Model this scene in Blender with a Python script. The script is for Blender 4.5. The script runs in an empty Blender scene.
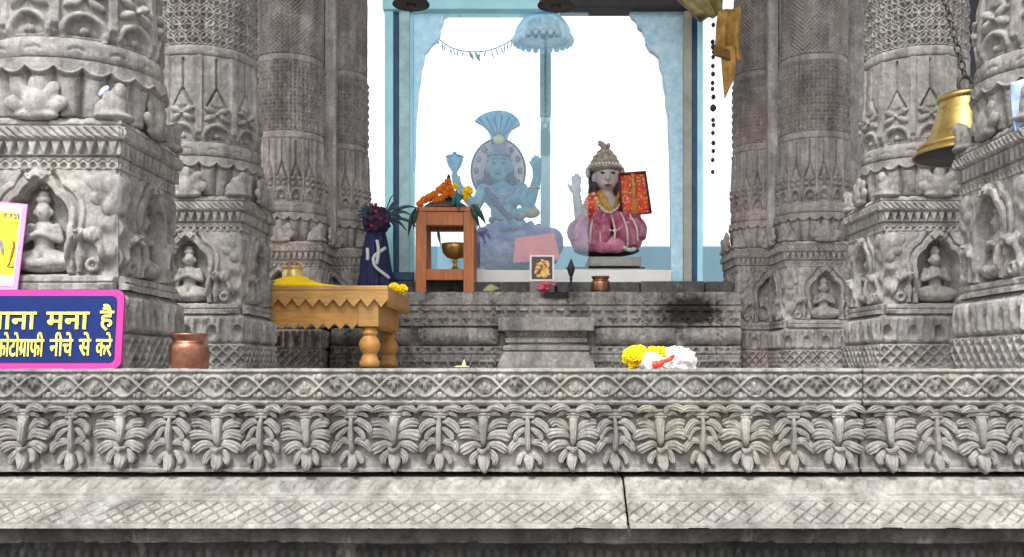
import bpy, math, random
import numpy as np
from mathutils import Vector, Matrix, noise as mnoise

random.seed(7)
rng = np.random.default_rng(7)
S = bpy.context.scene
COL = S.collection
R = math.radians

# ------------------------------------------------------------------ camera
F, CX, HY, HC = 1000.0, 530.0, 366.0, 0.013
cam = bpy.data.cameras.new('camera')
cam.sensor_width = 36
cam.lens = 36 * F / 1024
cam.shift_x = (512 - CX) / 1024
cam.shift_y = (HY - 278.5) / 1024
cam.clip_end = 3000
co = bpy.data.objects.new('camera', cam)
COL.objects.link(co)
co.location = (0, 0, HC)
co.rotation_euler = (R(90), 0, 0)
S.camera = co

# ------------------------------------------------------------------ light
SUN_EL, SUN_AZ = 55, 196          # degrees; azimuth from +Y clockwise: behind the camera, a little left
w = bpy.data.worlds.new('World')
S.world = w
w.use_nodes = True
nt = w.node_tree
sky = nt.nodes.new('ShaderNodeTexSky')
sky.sky_type = 'NISHITA'
sky.sun_disc = False
sky.sun_elevation = R(SUN_EL)
sky.sun_rotation = R(SUN_AZ)
sky.dust_density = 4.0
sky.air_density = 1.0
hs = nt.nodes.new('ShaderNodeHueSaturation')
hs.inputs['Saturation'].default_value = 0.12
nt.links.new(sky.outputs[0], hs.inputs['Color'])
nt.links.new(hs.outputs[0], nt.nodes['Background'].inputs[0])
nt.nodes['Background'].inputs[1].default_value = 0.15
sl = bpy.data.lights.new('sun', 'SUN')
sl.energy = 1.5
sl.angle = R(12)
sl.color = (1.0, 0.96, 0.91)
so = bpy.data.objects.new('sun', sl)
COL.objects.link(so)
az, el = R(SUN_AZ), R(SUN_EL)
sd = Vector((math.sin(az) * math.cos(el), math.cos(az) * math.cos(el), math.sin(el)))
so.rotation_euler = (-sd).to_track_quat('-Z', 'Y').to_euler()
so.location = sd * 20
S.view_settings.view_transform = 'Standard'
S.view_settings.look = 'None'
S.view_settings.gamma = 1
S.view_settings.use_curve_mapping = False
S.view_settings.exposure = 1.36


# ------------------------------------------------------------------ helpers
def X(px, d): return (px - CX) * d / F
def Z(py, d): return (HY - py) * d / F + HC
def Q(px, py, d): return Vector((X(px, d), d, Z(py, d)))


def tag(o, label=None, cat=None, group=None, kind=None):
    if label: o['label'] = label
    if cat: o['category'] = cat
    if group: o['group'] = group
    if kind: o['kind'] = kind
    return o


def empty(name, loc, label, cat, group=None, rz=0):
    o = bpy.data.objects.new(name, None)
    COL.objects.link(o)
    o.location = loc
    o.rotation_euler = (0, 0, rz)
    o.empty_display_size = 0.1
    return tag(o, label, cat, group)


def link(name, me, m, parent=None, world=True):
    """world=True: mesh is in world coordinates (kept in place under the parent)."""
    o = bpy.data.objects.new(name, me)
    COL.objects.link(o)
    if m is not None and not me.materials:
        me.materials.append(m)
    if parent is not None:
        o.parent = parent
        if world:
            o.matrix_parent_inverse = WM(parent).inverted()
    return o


def WM(o):
    m = Matrix.LocRotScale(o.location, o.rotation_euler, o.scale)
    if o.parent is not None:
        m = WM(o.parent) @ o.matrix_parent_inverse @ m
    return m


def np_mesh(name, verts, quads, smooth=True):
    me = bpy.data.meshes.new(name)
    verts = np.asarray(verts, dtype=np.float32).reshape(-1, 3)
    quads = np.asarray(quads, dtype=np.int32).reshape(-1, 4)
    me.vertices.add(len(verts))
    me.vertices.foreach_set('co', verts.ravel())
    me.loops.add(quads.size)
    me.loops.foreach_set('vertex_index', quads.ravel())
    me.polygons.add(len(quads))
    me.polygons.foreach_set('loop_start', np.arange(0, quads.size, 4, dtype=np.int32))
    me.polygons.foreach_set('loop_total', np.full(len(quads), 4, dtype=np.int32))
    me.update(calc_edges=True)
    me.validate()
    me.polygons.foreach_set('use_smooth', np.full(len(me.polygons), smooth, dtype=bool))
    return me


def grid_quads(nv, nu, closed=False, base=0):
    i = np.arange(nv - 1)[:, None]
    j = np.arange(nu if closed else nu - 1)[None, :]
    j2 = (j + 1) % nu
    a = i * nu + j
    b = i * nu + j2
    c = (i + 1) * nu + j2
    d = (i + 1) * nu + j
    return np.stack([a + 0 * j, b + 0 * i, c, d], -1).reshape(-1, 4) + base


def vnoise(x, y, sc, seed=0):
    """smooth value noise, about -1..1"""
    r = np.random.default_rng(seed)
    T = r.uniform(-1, 1, (128, 128))
    u, v = x * sc + 61.3, y * sc + 37.7
    i, j = np.floor(u).astype(int), np.floor(v).astype(int)
    f, g = u - i, v - j
    f, g = f * f * (3 - 2 * f), g * g * (3 - 2 * g)
    a, b = T[i % 128, j % 128], T[(i + 1) % 128, j % 128]
    c, d = T[i % 128, (j + 1) % 128], T[(i + 1) % 128, (j + 1) % 128]
    return (a * (1 - f) + b * f) * (1 - g) + (c * (1 - f) + d * f) * g


def fbm(x, y, sc, seed=0, o=3):
    return sum(vnoise(x, y, sc * 2 ** k, seed + k) / 2 ** k for k in range(o))


def ss(a, b, x):
    t = np.clip((x - a) / (b - a), 0, 1)
    return t * t * (3 - 2 * t)


def ridge(d, wd):
    """round bead of half width wd about d = 0"""
    return np.sqrt(np.clip(1 - (d / wd) ** 2, 0, 1))


def groove(d, wd): return np.clip(1 - np.abs(d) / wd, 0, 1)


def bez(pts, n):
    """smooth curve through pts (Catmull-Rom)"""
    P = [Vector(p) for p in pts]
    if len(P) == 2:
        return [P[0].lerp(P[1], i / (n - 1)) for i in range(n)]
    out = []
    m = len(P) - 1
    for i in range(n):
        t = i / (n - 1) * m
        k = min(int(t), m - 1)
        u = t - k
        p1, p2 = P[k], P[k + 1]
        p0 = P[k - 1] if k > 0 else p1 * 2 - p2
        p3 = P[k + 2] if k + 2 <= m else p2 * 2 - p1
        out.append(0.5 * ((2 * p1) + (p2 - p0) * u + (2 * p0 - 5 * p1 + 4 * p2 - p3) * u * u + (3 * p1 - p0 - 3 * p2 + p3) * u ** 3))
    return out


def interp(xs, n):
    m = len(xs) - 1
    out = []
    for i in range(n):
        t = i / (n - 1) * m
        k = min(int(t), m - 1)
        out.append(xs[k] + (xs[k + 1] - xs[k]) * (t - k))
    return out


class MB:
    def __init__(s): s.v, s.f = [], []

    def add(s, vs, fs):
        n = len(s.v)
        s.v += [tuple(v) for v in vs]
        s.f += [tuple(i + n for i in f) for f in fs]
        return s

    def box(s, x0, x1, y0, y1, z0, z1, M=None):
        vs = [Vector((x, y, z)) for z in (z0, z1) for y in (y0, y1) for x in (x0, x1)]
        if M is not None: vs = [M @ v for v in vs]
        return s.add(vs, [(0, 2, 3, 1), (4, 5, 7, 6), (0, 1, 5, 4), (2, 6, 7, 3), (0, 4, 6, 2), (1, 3, 7, 5)])

    def ell(s, c, r, rot=None, nu=18, nv=12):
        c = Vector(c)
        if not hasattr(r, '__len__'): r = (r, r, r)
        vs = [Vector((0, 0, -r[2]))]
        for i in range(1, nv):
            p = math.pi * i / nv - math.pi / 2
            for j in range(nu):
                a = 2 * math.pi * j / nu
                vs.append(Vector((r[0] * math.cos(p) * math.cos(a), r[1] * math.cos(p) * math.sin(a), r[2] * math.sin(p))))
        vs.append(Vector((0, 0, r[2])))
        if rot is not None: vs = [rot @ v for v in vs]
        vs = [v + c for v in vs]
        fs = [(0, 1 + (j + 1) % nu, 1 + j) for j in range(nu)]
        for i in range(nv - 2):
            for j in range(nu):
                a, b = 1 + i * nu + j, 1 + i * nu + (j + 1) % nu
                fs.append((a, b, b + nu, a + nu))
        t = len(vs) - 1
        o = 1 + (nv - 2) * nu
        fs += [(o + j, o + (j + 1) % nu, t) for j in range(nu)]
        return s.add(vs, fs)

    def tube(s, pts, rad, n=8, seg=None, flat=1.0):
        if seg:
            rad = interp(rad, seg) if hasattr(rad, '__len__') else rad
            pts = bez(pts, seg)
        P = [Vector(p) for p in pts]
        m = len(P)
        rad = list(rad) if hasattr(rad, '__len__') else [rad] * m
        T = [(P[min(i + 1, m - 1)] - P[max(i - 1, 0)]).normalized() for i in range(m)]
        up = Vector((0, 0, 1)) if abs(T[0].z) < 0.9 else Vector((0, 1, 0))
        nrm = (up - T[0] * up.dot(T[0])).normalized()
        vs = []
        for i in range(m):
            nrm = (nrm - T[i] * nrm.dot(T[i])).normalized()
            b = T[i].cross(nrm)
            for j in range(n):
                a = 2 * math.pi * j / n
                vs.append(P[i] + (nrm * math.cos(a) + b * math.sin(a) * flat) * rad[i])
        fs = [(i * n + j, i * n + (j + 1) % n, (i + 1) * n + (j + 1) % n, (i + 1) * n + j) for i in range(m - 1) for j in range(n)]
        fs += [tuple(reversed(range(n))), tuple((m - 1) * n + j for j in range(n))]
        return s.add(vs, fs)

    def cap(s, a, b, ra, rb):
        """tapered limb with rounded ends"""
        a, b = Vector(a), Vector(b)
        s.tube([a, a.lerp(b, .33), a.lerp(b, .66), b], [ra, ra + (rb - ra) * .33, ra + (rb - ra) * .66, rb], 14)
        s.ell(a, ra)
        s.ell(b, rb)
        return s

    def lathe(s, prof, c, n=36, fold=None, M=None):
        """prof: list of (r, z) from bottom to top"""
        c = Vector(c)
        vs = []
        for r, z in prof:
            for j in range(n):
                a = 2 * math.pi * j / n
                rr = r * (fold(a, z) if fold else 1)
                v = Vector((rr * math.cos(a), rr * math.sin(a), z))
                vs.append((M @ v if M is not None else v) + c)
        m = len(prof)
        fs = [(i * n + j, i * n + (j + 1) % n, (i + 1) * n + (j + 1) % n, (i + 1) * n + j) for i in range(m - 1) for j in range(n)]
        fs += [tuple(reversed(range(n))), tuple((m - 1) * n + j for j in range(n))]
        return s.add(vs, fs)

    def extr(s, outline, y0, y1, M=None):
        """outline (x, z) extruded from y0 (front) to y1"""
        n = len(outline)
        vs = [Vector((x, y0, z)) for x, z in outline] + [Vector((x, y1, z)) for x, z in outline]
        if M is not None: vs = [M @ v for v in vs]
        fs = [tuple(range(n)), tuple(reversed(range(n, 2 * n)))]
        fs += [((i + 1) % n, i, n + i, n + (i + 1) % n) for i in range(n)]
        return s.add(vs, fs)

    def lobe(s, pts, ws, h, y=0.0, n=11, tip=0.6, M=None, vein=.30):
        """a carved leaf lobe along (x, z) pts: domed with a vein, standing out towards -y"""
        P = bez([(p[0], p[1], 0) for p in pts], n)
        W = interp(ws, n)
        m = 13
        vs = []
        for i in range(n):
            t = (P[min(i + 1, n - 1)] - P[max(i - 1, 0)]).normalized()
            nn = Vector((-t.y, t.x, 0))
            q = i / (n - 1)
            wd = W[i] * (1.0 if 0 < i < n - 1 else .25)
            hl = h * (.45 + tip * q) * (1 if i < n - 1 else .55)
            for k in range(m):
                tt = -1 + 2 * k / (m - 1)
                p = P[i] + nn * (wd * tt)
                dep = hl * ((1 - tt ** 4) ** .5 * .85 - vein * q * (math.exp(-((abs(tt) - .36) / .12) ** 2))) if abs(tt) < .99 else -.002
                v = Vector((p.x, y - dep, p.y))
                vs.append(M @ v if M is not None else v)
        fs = [(i * m + k, i * m + k + 1, (i + 1) * m + k + 1, (i + 1) * m + k) for i in range(n - 1) for k in range(m - 1)]
        return s.add(vs, fs)

    def mesh(s, name, smooth=True):
        me = bpy.data.meshes.new(name)
        me.from_pydata(s.v, [], s.f)
        me.update()
        me.polygons.foreach_set('use_smooth', np.full(len(me.polygons), smooth, dtype=bool))
        return me

    def build(s, name, m, parent=None, smooth=True, bevel=0, remesh=0, sm=0, local=False):
        me = s.mesh(name, smooth)
        if remesh:
            me = remeshed(me, remesh, sm)
        o = link(name, me, m, parent, world=not local)
        if bevel:
            b = o.modifiers.new('bevel', 'BEVEL')
            b.width = bevel
            b.segments = 2
            b.limit_method = 'ANGLE'
        return o


def remeshed(me, vox, sm=4):
    o = bpy.data.objects.new('tmp', me)
    COL.objects.link(o)
    r = o.modifiers.new('r', 'REMESH')
    r.mode = 'VOXEL'
    r.voxel_size = vox
    r.use_smooth_shade = True
    if sm:
        q = o.modifiers.new('s', 'SMOOTH')
        q.iterations = sm
        q.factor = .5
    dg = bpy.context.evaluated_depsgraph_get()
    dg.update()
    out = bpy.data.meshes.new_from_object(o.evaluated_get(dg))
    bpy.data.objects.remove(o)
    out.polygons.foreach_set('use_smooth', np.full(len(out.polygons), True, dtype=bool))
    return out


def copy_tree(o, parent=None):
    c = o.copy()
    COL.objects.link(c)
    c.parent = parent
    if parent is not None:
        c.matrix_parent_inverse = o.matrix_parent_inverse
    for ch in list(o.children):
        copy_tree(ch, c)
    return c


# ------------------------------------------------------------------ materials
def nodes(name):
    m = bpy.data.materials.new(name)
    m.use_nodes = True
    t = m.node_tree
    return m, t, t.nodes['Principled BSDF']


def nz(t, scale, detail=5, rough=.55, vec=None, stretch=None):
    n = t.nodes.new('ShaderNodeTexNoise')
    n.inputs['Scale'].default_value = scale
    n.inputs['Detail'].default_value = detail
    n.inputs['Roughness'].default_value = rough
    g = t.nodes.new('ShaderNodeNewGeometry')
    src = g.outputs['Position']
    if stretch:
        mp = t.nodes.new('ShaderNodeMapping')
        mp.inputs['Scale'].default_value = stretch
        t.links.new(src, mp.inputs[0])
        src = mp.outputs[0]
    t.links.new(src, n.inputs['Vector'])
    return n.outputs['Fac']


def ramp(t, fac, a, b, ca=(0, 0, 0, 1), cb=(1, 1, 1, 1)):
    r = t.nodes.new('ShaderNodeValToRGB')
    r.color_ramp.elements[0].position = a
    r.color_ramp.elements[1].position = b
    r.color_ramp.elements[0].color = ca
    r.color_ramp.elements[1].color = cb
    t.links.new(fac, r.inputs[0])
    return r.outputs[0]


def mixc(t, fac, a, b, mode='MIX'):
    n = t.nodes.new('ShaderNodeMix')
    n.data_type = 'RGBA'
    n.blend_type = mode
    for sock, val in ((n.inputs[0], fac), (n.inputs[6], a), (n.inputs[7], b)):
        if hasattr(val, 'is_output'):
            t.links.new(val, sock)
        elif isinstance(val, (int, float)):
            sock.default_value = val
        else:
            sock.default_value = (*val, 1) if len(val) == 3 else val
    return n.outputs[2]


def bump(t, b, height, strength, dist):
    n = t.nodes.new('ShaderNodeBump')
    n.inputs['Strength'].default_value = strength
    n.inputs['Distance'].default_value = dist
    t.links.new(height, n.inputs['Height'])
    if b.inputs['Normal'].links:
        t.links.new(b.inputs['Normal'].links[0].from_socket, n.inputs['Normal'])
    t.links.new(n.outputs[0], b.inputs['Normal'])


def stone(name, c1, c2, stain=(.05, .045, .04), st=(.62, .75), stamt=.6, lichen=0.0, warm=None, soot=None, tint=(.30, .265, .235)):
    m, t, b = nodes(name)
    col = mixc(t, ramp(t, nz(t, 2.6, 6, .62), .35, .65), c1, c2)
    if warm:
        col = mixc(t, ramp(t, nz(t, 1.7, 4, .6), .55, .72), col, warm)
    col = mixc(t, 1.0, col, ramp(t, nz(t, 42, 6, .7), .3, .7, (.66, .66, .66, 1), (1.2, 1.2, 1.2, 1)), 'MULTIPLY')
    col = mixc(t, 1.0, col, ramp(t, nz(t, 9, 6, .68), .34, .62, (.70, .70, .70, 1), (1.12, 1.12, 1.12, 1)), 'MULTIPLY')
    col = mixc(t, 1.0, col, ramp(t, nz(t, 3.0, 6, .65, stretch=(5, 5, .55)), .36, .60, (.66, .645, .63, 1), (1.08, 1.08, 1.08, 1)), 'MULTIPLY')
    col = mixc(t, ramp(t, nz(t, 4.2, 5, .6), .54, .70, (0, 0, 0, 1), (.55, .55, .55, 1)), col, tint)
    f = ramp(t, nz(t, 2.2, 7, .68, stretch=(2.2, 2.2, .7)), st[0], st[1])
    fm = t.nodes.new('ShaderNodeMath')
    fm.operation = 'MULTIPLY'
    t.links.new(f, fm.inputs[0])
    fm.inputs[1].default_value = stamt
    col = mixc(t, fm.outputs[0], col, stain)
    if lichen:
        l = ramp(t, nz(t, 14, 6, .7), .64, .7, (0, 0, 0, 1), (lichen, lichen, lichen, 1))
        col = mixc(t, l, col, (.62, .6, .55))
    if soot:
        for (c, r) in soot:
            g = t.nodes.new('ShaderNodeNewGeometry')
            mp = t.nodes.new('ShaderNodeMapping')
            mp.vector_type = 'TEXTURE'
            mp.inputs['Location'].default_value = c
            mp.inputs['Scale'].default_value = r
            t.links.new(g.outputs['Position'], mp.inputs[0])
            ln = t.nodes.new('ShaderNodeVectorMath')
            ln.operation = 'LENGTH'
            t.links.new(mp.outputs[0], ln.inputs[0])
            ad = t.nodes.new('ShaderNodeMath')
            ad.operation = 'ADD'
            t.links.new(ln.outputs['Value'], ad.inputs[0])
            t.links.new(nz(t, 22, 5), ad.inputs[1])
            hv = t.nodes.new('ShaderNodeMath')
            hv.operation = 'MULTIPLY'
            hv.inputs[1].default_value = .4
            t.links.new(ad.outputs[0], hv.inputs[0])
            col = mixc(t, ramp(t, hv.outputs[0], .46, .66, (1, 1, 1, 1), (0, 0, 0, 1)), col, (.02, .019, .018))
    t.links.new(col, b.inputs['Base Color'])
    b.inputs['Roughness'].default_value = .85
    b.inputs['Specular IOR Level'].default_value = .25
    bump(t, b, nz(t, 35, 8, .7), .6, .009)
    bump(t, b, nz(t, 170, 4, .7), .6, .0025)
    return m


def paint(name, c, rough=.5, var=.25, scale=9, c2=None, metal=0, bmp=.15, spec=.4):
    m, t, b = nodes(name)
    c2 = c2 or tuple(v * (1 - var) for v in c)
    t.links.new(mixc(t, ramp(t, nz(t, scale, 6, .65), .32, .68), c2, c), b.inputs['Base Color'])
    b.inputs['Roughness'].default_value = rough
    b.inputs['Metallic'].default_value = metal
    b.inputs['Specular IOR Level'].default_value = spec
    if bmp: bump(t, b, nz(t, scale * 6, 5, .6), bmp, .003)
    return m


def wood(name, c1, c2, stretch=(1.2, 14, 14)):
    m, t, b = nodes(name)
    n = nz(t, 4.5, 6, .6, stretch=stretch)
    col = mixc(t, ramp(t, n, .35, .65), c1, c2)
    col = mixc(t, ramp(t, nz(t, 3, 5), .55, .75, (0, 0, 0, 1), (.5, .5, .5, 1)), col, tuple(v * .45 for v in c1))
    t.links.new(col, b.inputs['Base Color'])
    b.inputs['Roughness'].default_value = .5
    bump(t, b, n, .25, .004)
    return m


M_front = stone('front_stone', (0.277, 0.265, 0.248), (.19, .186, .182), stain=(.13, .12, .11), stamt=.7, lichen=.35)
M_leaf = stone('leaf_stone', (0.287, 0.276, 0.256), (.20, .196, .19), stain=(.16, .145, .12), stamt=.6, warm=(.27, .25, .19), lichen=.25)
M_pale = stone('pale_stone', (0.302, 0.288, 0.263), (.215, .21, .20), stain=(.12, .112, .10), st=(.54, .74), stamt=.7, tint=(.27, .25, .215))
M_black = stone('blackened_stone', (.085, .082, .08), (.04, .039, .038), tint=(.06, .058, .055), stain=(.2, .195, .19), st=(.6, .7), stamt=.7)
M_pil = stone('pillar_stone', (0.338, 0.322, 0.302), (.24, .234, .231), stain=(.1, .095, .09), st=(.58, .74), stamt=.55, warm=(.34, .31, .29), lichen=.25)
M_pier = stone('pier_stone', (.44, .408, .395), (.30, .275, .266), stain=(.12, .10, .095), st=(.55, .75), stamt=.5, warm=(.40, .33, .30), tint=(.36, .30, .275), lichen=.12)
M_strip = stone('pier_strip_stone', (.55, .53, .51), (.42, .40, .385), stain=(.1, .09, .085), stamt=.5)
M_altar = stone('altar_stone', (0.338, 0.317, 0.296), (.21, .20, .196), stain=(.06, .055, .05), st=(.5, .7), stamt=.7, lichen=.3,
                soot=[((X(690, 7.0), 6.99, Z(311, 7.0)), (.24, .3, .13)), ((X(556, 7.0), 6.99, Z(294, 7)), (.14, .3, .05))])
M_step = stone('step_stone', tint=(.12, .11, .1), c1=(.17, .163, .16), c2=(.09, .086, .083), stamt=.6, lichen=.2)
M_floor = stone('floor_stone', (0.369, 0.350, 0.325), (.27, .265, .26), stamt=.5, lichen=.3)
M_ground = stone('ground_stone', (.26, .25, .24), (.18, .17, .165), stamt=.4)
M_ceil = stone('ceiling_stone', (.26, .25, .24), (.19, .18, .175), stamt=.4)


# ------------------------------------------------------------------ setting
def sheet(name, x0, x1, y0, y1, z0, z1, m, bevel=0):
    o = MB().box(x0, x1, y0, y1, z0, z1).build(name, m, None, smooth=False, bevel=bevel)
    o['kind'] = 'structure'
    return o


sheet('ground', -400, 400, -400, 400, -1.75, -1.5, M_ground)
ceil = sheet('ceiling', -4.6, 4.9, 3.5, 8.6, 5.0, 5.25, M_ceil)

# ------------------------------------------------------------------ carved platform
PX0, PX1 = -2.9, 3.0
D0 = 3.30
plat = empty('carved_platform', (0.1, D0, -1.5), 'long grey stone platform with a carved leaf frieze across its front', 'platform')
MB().box(PX0 - 1.5, PX1 + 1.5, D0 + .02, 9.3, -.10, 0).build('floor_slab', M_floor, plat, smooth=False, bevel=.006)
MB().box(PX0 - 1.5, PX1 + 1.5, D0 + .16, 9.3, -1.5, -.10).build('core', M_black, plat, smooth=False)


def front_grid(name, x0, x1, prof, hf, m, parent, du=.0021, dv=.0021, seed=0):
    """a moulding strip along X. prof: (d, z) polyline from top to bottom; hf(x, t) displaces along its normal, t = metres down the profile."""
    P = np.array(prof, dtype=float)
    seg = np.hypot(*np.diff(P, axis=0).T)
    L = np.concatenate([[0], np.cumsum(seg)])
    n = max(6, int(L[-1] / dv))
    t = np.unique(np.concatenate([np.linspace(0, L[-1], n), L]))
    dd, zz = np.interp(t, L, P[:, 0]), np.interp(t, L, P[:, 1])
    k = np.clip(np.searchsorted(L, t, side='right') - 1, 0, len(seg) - 1)
    tx = np.diff(P[:, 0])[k] / seg[k]
    tz = np.diff(P[:, 1])[k] / seg[k]
    ny, nz_ = tz, -tx           # outward (towards -y)
    xs = np.linspace(x0, x1, int((x1 - x0) / du))
    A, T = np.meshgrid(xs, t)
    h = hf(A, T)
    e = np.minimum(1, np.minimum(A - x0, x1 - A) / .004)
    h = h - .006 * (1 - np.clip(e, 0, 1))
    V = np.stack([A, dd[:, None] + ny[:, None] * h, zz[:, None] + nz_[:, None] * h], -1)
    me = np_mesh(name, V, grid_quads(len(t), len(xs))[:, ::-1])
    return link(name, me, m, parent)


def scroll_hf(x, t):
    z = t - .058                # centre line of the carved band
    p = .099
    h = np.zeros_like(x)
    band = ss(.046, .042, np.abs(z))
    c = (x / p) % 1 - .5
    k = np.floor(x / p)
    sg = np.where(k % 2 == 0, 1, -1)
    # two crossing vines forming ovals
    A = .033
    ph = x * math.pi / p
    for s in (1, -1):
        d = z - s * A * np.sin(ph)
        slope = np.sqrt(1 + (A * math.pi / p * np.cos(ph)) ** 2)
        h = np.maximum(h, .011 * ridge(d / slope, .0062))
    cx = c * p
    rt = np.random.default_rng(12).uniform(0, 1, (4, 400))
    ki = (k.astype(int) + 200) % 400
    cx = cx + .006 * (rt[0][ki] - .5)
    zf = (z * sg) * np.where(rt[1][ki] > .5, 1, -1) + .026
    xt = cx + .35 * (rt[2][ki] - .5) * zf
    lf = np.zeros_like(x)
    for a_, L_, w_ in ((-1.25, .020, .0065), (-.62, .028, .007), (0, .036, .0075), (.62, .028, .007), (1.25, .020, .0065)):
        aa = a_ * (.85 + .4 * rt[3][ki])
        u_ = xt * np.sin(aa) + zf * np.cos(aa)
        v_ = xt * np.cos(aa) - zf * np.sin(aa)
        v_ = v_ + np.sign(a_) * 7.0 * (u_ - L_ * .5) ** 2
        e = np.sqrt(np.clip(1 - ((u_ - L_ * .62) / (L_ * .62)) ** 2 - (v_ / w_) ** 2, 0, 1))
        lf = np.maximum(lf, .013 * e - .005 * ridge(v_, .0022) * (e > 0))
    h = np.maximum(h, lf)
    # small leaves in the spandrels
    c2 = ((x / p + .5) % 1 - .5) * p
    for s in (1, -1):
        u_, v_ = c2, z - s * .030
        rr = np.hypot(u_ * .55, v_)
        h = np.maximum(h, .011 * ridge(rr, .014) - .006 * ridge(u_ - .010, .003) - .006 * ridge(u_ + .010, .003))
    h *= 1.35
    h = h * band
    h += .011 * ss(.044, .049, np.abs(z))             # fillets above and below
    n = fbm(x, t, 14, 3)
    h = h * (1 - .35 * ss(.35, .8, n)) + .0016 * fbm(x, t, 40, 8) + .002 * fbm(x, t, 7, 5)
    chip = ss(.45, .75, fbm(x, t * .4, 9, 21)) * ss(.03, .0, t)
    return h - .007 * chip


JA = X(862, 3.3)
for (a, b) in ((PX0, JA - .002), (JA + .002, PX1)):
    front_grid('scroll_band', a, b, [(D0 + .03, .002), (D0 + .006, .003), (D0, -.004), (D0, -.108), (D0 + .05, -.112)], lambda x, t: scroll_hf(x, t - .026) * ss(.022, .032, t), M_front, plat)

ZL0, ZL1 = -.112, Z(471, 3.34)
DL = 3.325


def plain_hf(x, t):
    return .002 * fbm(x, t, 9, 31) + .0012 * fbm(x, t, 45, 34)


leafband = []
for (a, b) in ((PX0, JA - .002), (JA + .002, PX1)):
    leafband.append(front_grid('leaf_band', a, b, [(DL + .03, ZL0), (DL, ZL0 - .004), (DL, ZL1 + .014), (DL - .012, ZL1 + .010), (DL - .012, ZL1), (DL + .1, ZL1 - .002)], plain_hf, M_leaf, plat, du=.004, dv=.004))

kL = DL / 1000.0


def z_low(p): return p[0][1] > 16


def pendant(kind, seed):
    r = random.Random(seed)
    mb = MB()

    def lb(pts, ws, h, mirror=True, y=0):
        for s in ((1, -1) if mirror else (1,)):
            j = lambda: r.uniform(-1.1, 1.1)
            xs_ = (1.13 if kind == 0 else 1.24) if z_low(pts) else 1.0
            pp = [((x * s * xs_ + j()) * kL, -(z + j()) * kL) for x, z in pts]
            mb.lobe(pp, [q * 1.22 * kL * r.uniform(.88, 1.1) for q in ws], .95 * h * kL, y=y * -kL)
    # leaves running sideways under the upper moulding
    lb([(3, 10), (10, 5), (18, 6), (25, 11)], [2, 4.2, 3.6, .8], 13, True, 3)
    lb([(3, 14), (8, 11), (13, 11.5), (18, 15.5)], [1.5, 3, 2.6, .8], 10, True, 1)
    if kind == 0:
        lb([(2, 30), (8, 24), (15, 20.5), (22, 22.5)], [2, 4.0, 5.0, 4.2], 10)
        lb([(2, 38), (9, 32.5), (17, 32), (24, 35)], [2, 4.2, 5.4, 4.4], 11)
        lb([(2, 45), (8, 43), (14.5, 45), (21, 50)], [2, 4.2, 5.2, 4.2], 12)
        lb([(0, 15), (0, 24), (0, 44)], [4.5, 4.2, 2], 13, False, 3)
        lb([(1, 48), (6, 51), (9.5, 57), (9, 63)], [1.5, 3.4, 3.6, 1.5], 14, True, 1)
        lb([(0, 46), (0, 55), (0, 62), (0, 70)], [3, 5.8, 5.2, 1], 16, False, 3)
        lb([(-5, 45), (0, 48.5), (5, 45)], [1.2, 2.6, 1.2], 14, False, 5)
    else:
        lb([(1, 21), (7, 20), (13, 26), (15.5, 34)], [1.5, 4.2, 3.8, 1], 12)
        lb([(1, 26), (6, 28), (10, 34), (11, 40)], [1.2, 3, 2.8, 1], 11)
        lb([(1, 42), (7, 39), (13, 44), (15.5, 52)], [1.5, 4.2, 4.0, 1], 12)
        lb([(1, 50), (5, 52), (8.5, 58), (8, 63)], [1.2, 3, 2.8, 1], 12)
        lb([(0, 14), (0, 30), (0, 52)], [1.8, 2.2, 2.2], 13, False, 3)
        lb([(0, 49), (0, 57), (0, 63), (0, 70)], [2, 4.8, 4.2, 1], 15, False, 3)
    for (z0, wd) in ((8.5, 6.5), (12, 5.4), (15, 4.6)):
        mb.tube([(-wd * kL, -5 * kL, -z0 * kL), (wd * kL, -5 * kL, -z0 * kL)], 1.9 * kL, 10)
        mb.ell((-wd * kL, -5 * kL, -z0 * kL), 1.9 * kL, nu=8, nv=6)
        mb.ell((wd * kL, -5 * kL, -z0 * kL), 1.9 * kL, nu=8, nv=6)
    for i, v in enumerate(mb.v):
        nn = mnoise.noise((v[0] * 60 + seed * 9, v[1] * 60, v[2] * 60)) * .0016
        mb.v[i] = (v[0] + nn, v[1] + nn, v[2] + nn)
    return mb.mesh('leaf_pendant')


PEND = [[pendant(k, s + 10 * k) for s in range(7)] for k in (0, 1)]
pts = [24, 72, 120, 170, 218, 262, 306, 351, 395, 440, 484, 528, 573, 615, 660, 703, 746, 793, 838, 890, 936, 981, 1025]
step = 48
lst = [(p, i % 2) for i, p in enumerate(pts[:19])] + [(p, i % 2) for i, p in enumerate(pts[19:])]
q = 24
for k in range(1, 8): lst.append((24 - 48 * k, k % 2))
for k in range(1, 9): lst.append((1025 + 46 * k, (k + 1) % 2))
for i, (p, kd) in enumerate(lst):
    x = X(p, DL - .01)
    if not PX0 + .1 < x < PX1 - .1: continue
    o = link('leaf_pendant', PEND[kd][(i * 3 + i // 5) % 7], M_leaf, leafband[0] if x < JA else leafband[1], world=False)
    o.location = (x, DL + .0015, Z(402, DL))
    o.rotation_euler = (0, R(random.uniform(-1.6, 1.6)), 0)
    sx = random.uniform(.96, 1.04)
    o.scale = (sx, random.uniform(.9, 1.1), random.uniform(.98, 1.01))

# lower sloping moulding
DA, DB = 3.325, 3.13
ZA, ZB = Z(477, DA), Z(524, DB)


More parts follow.
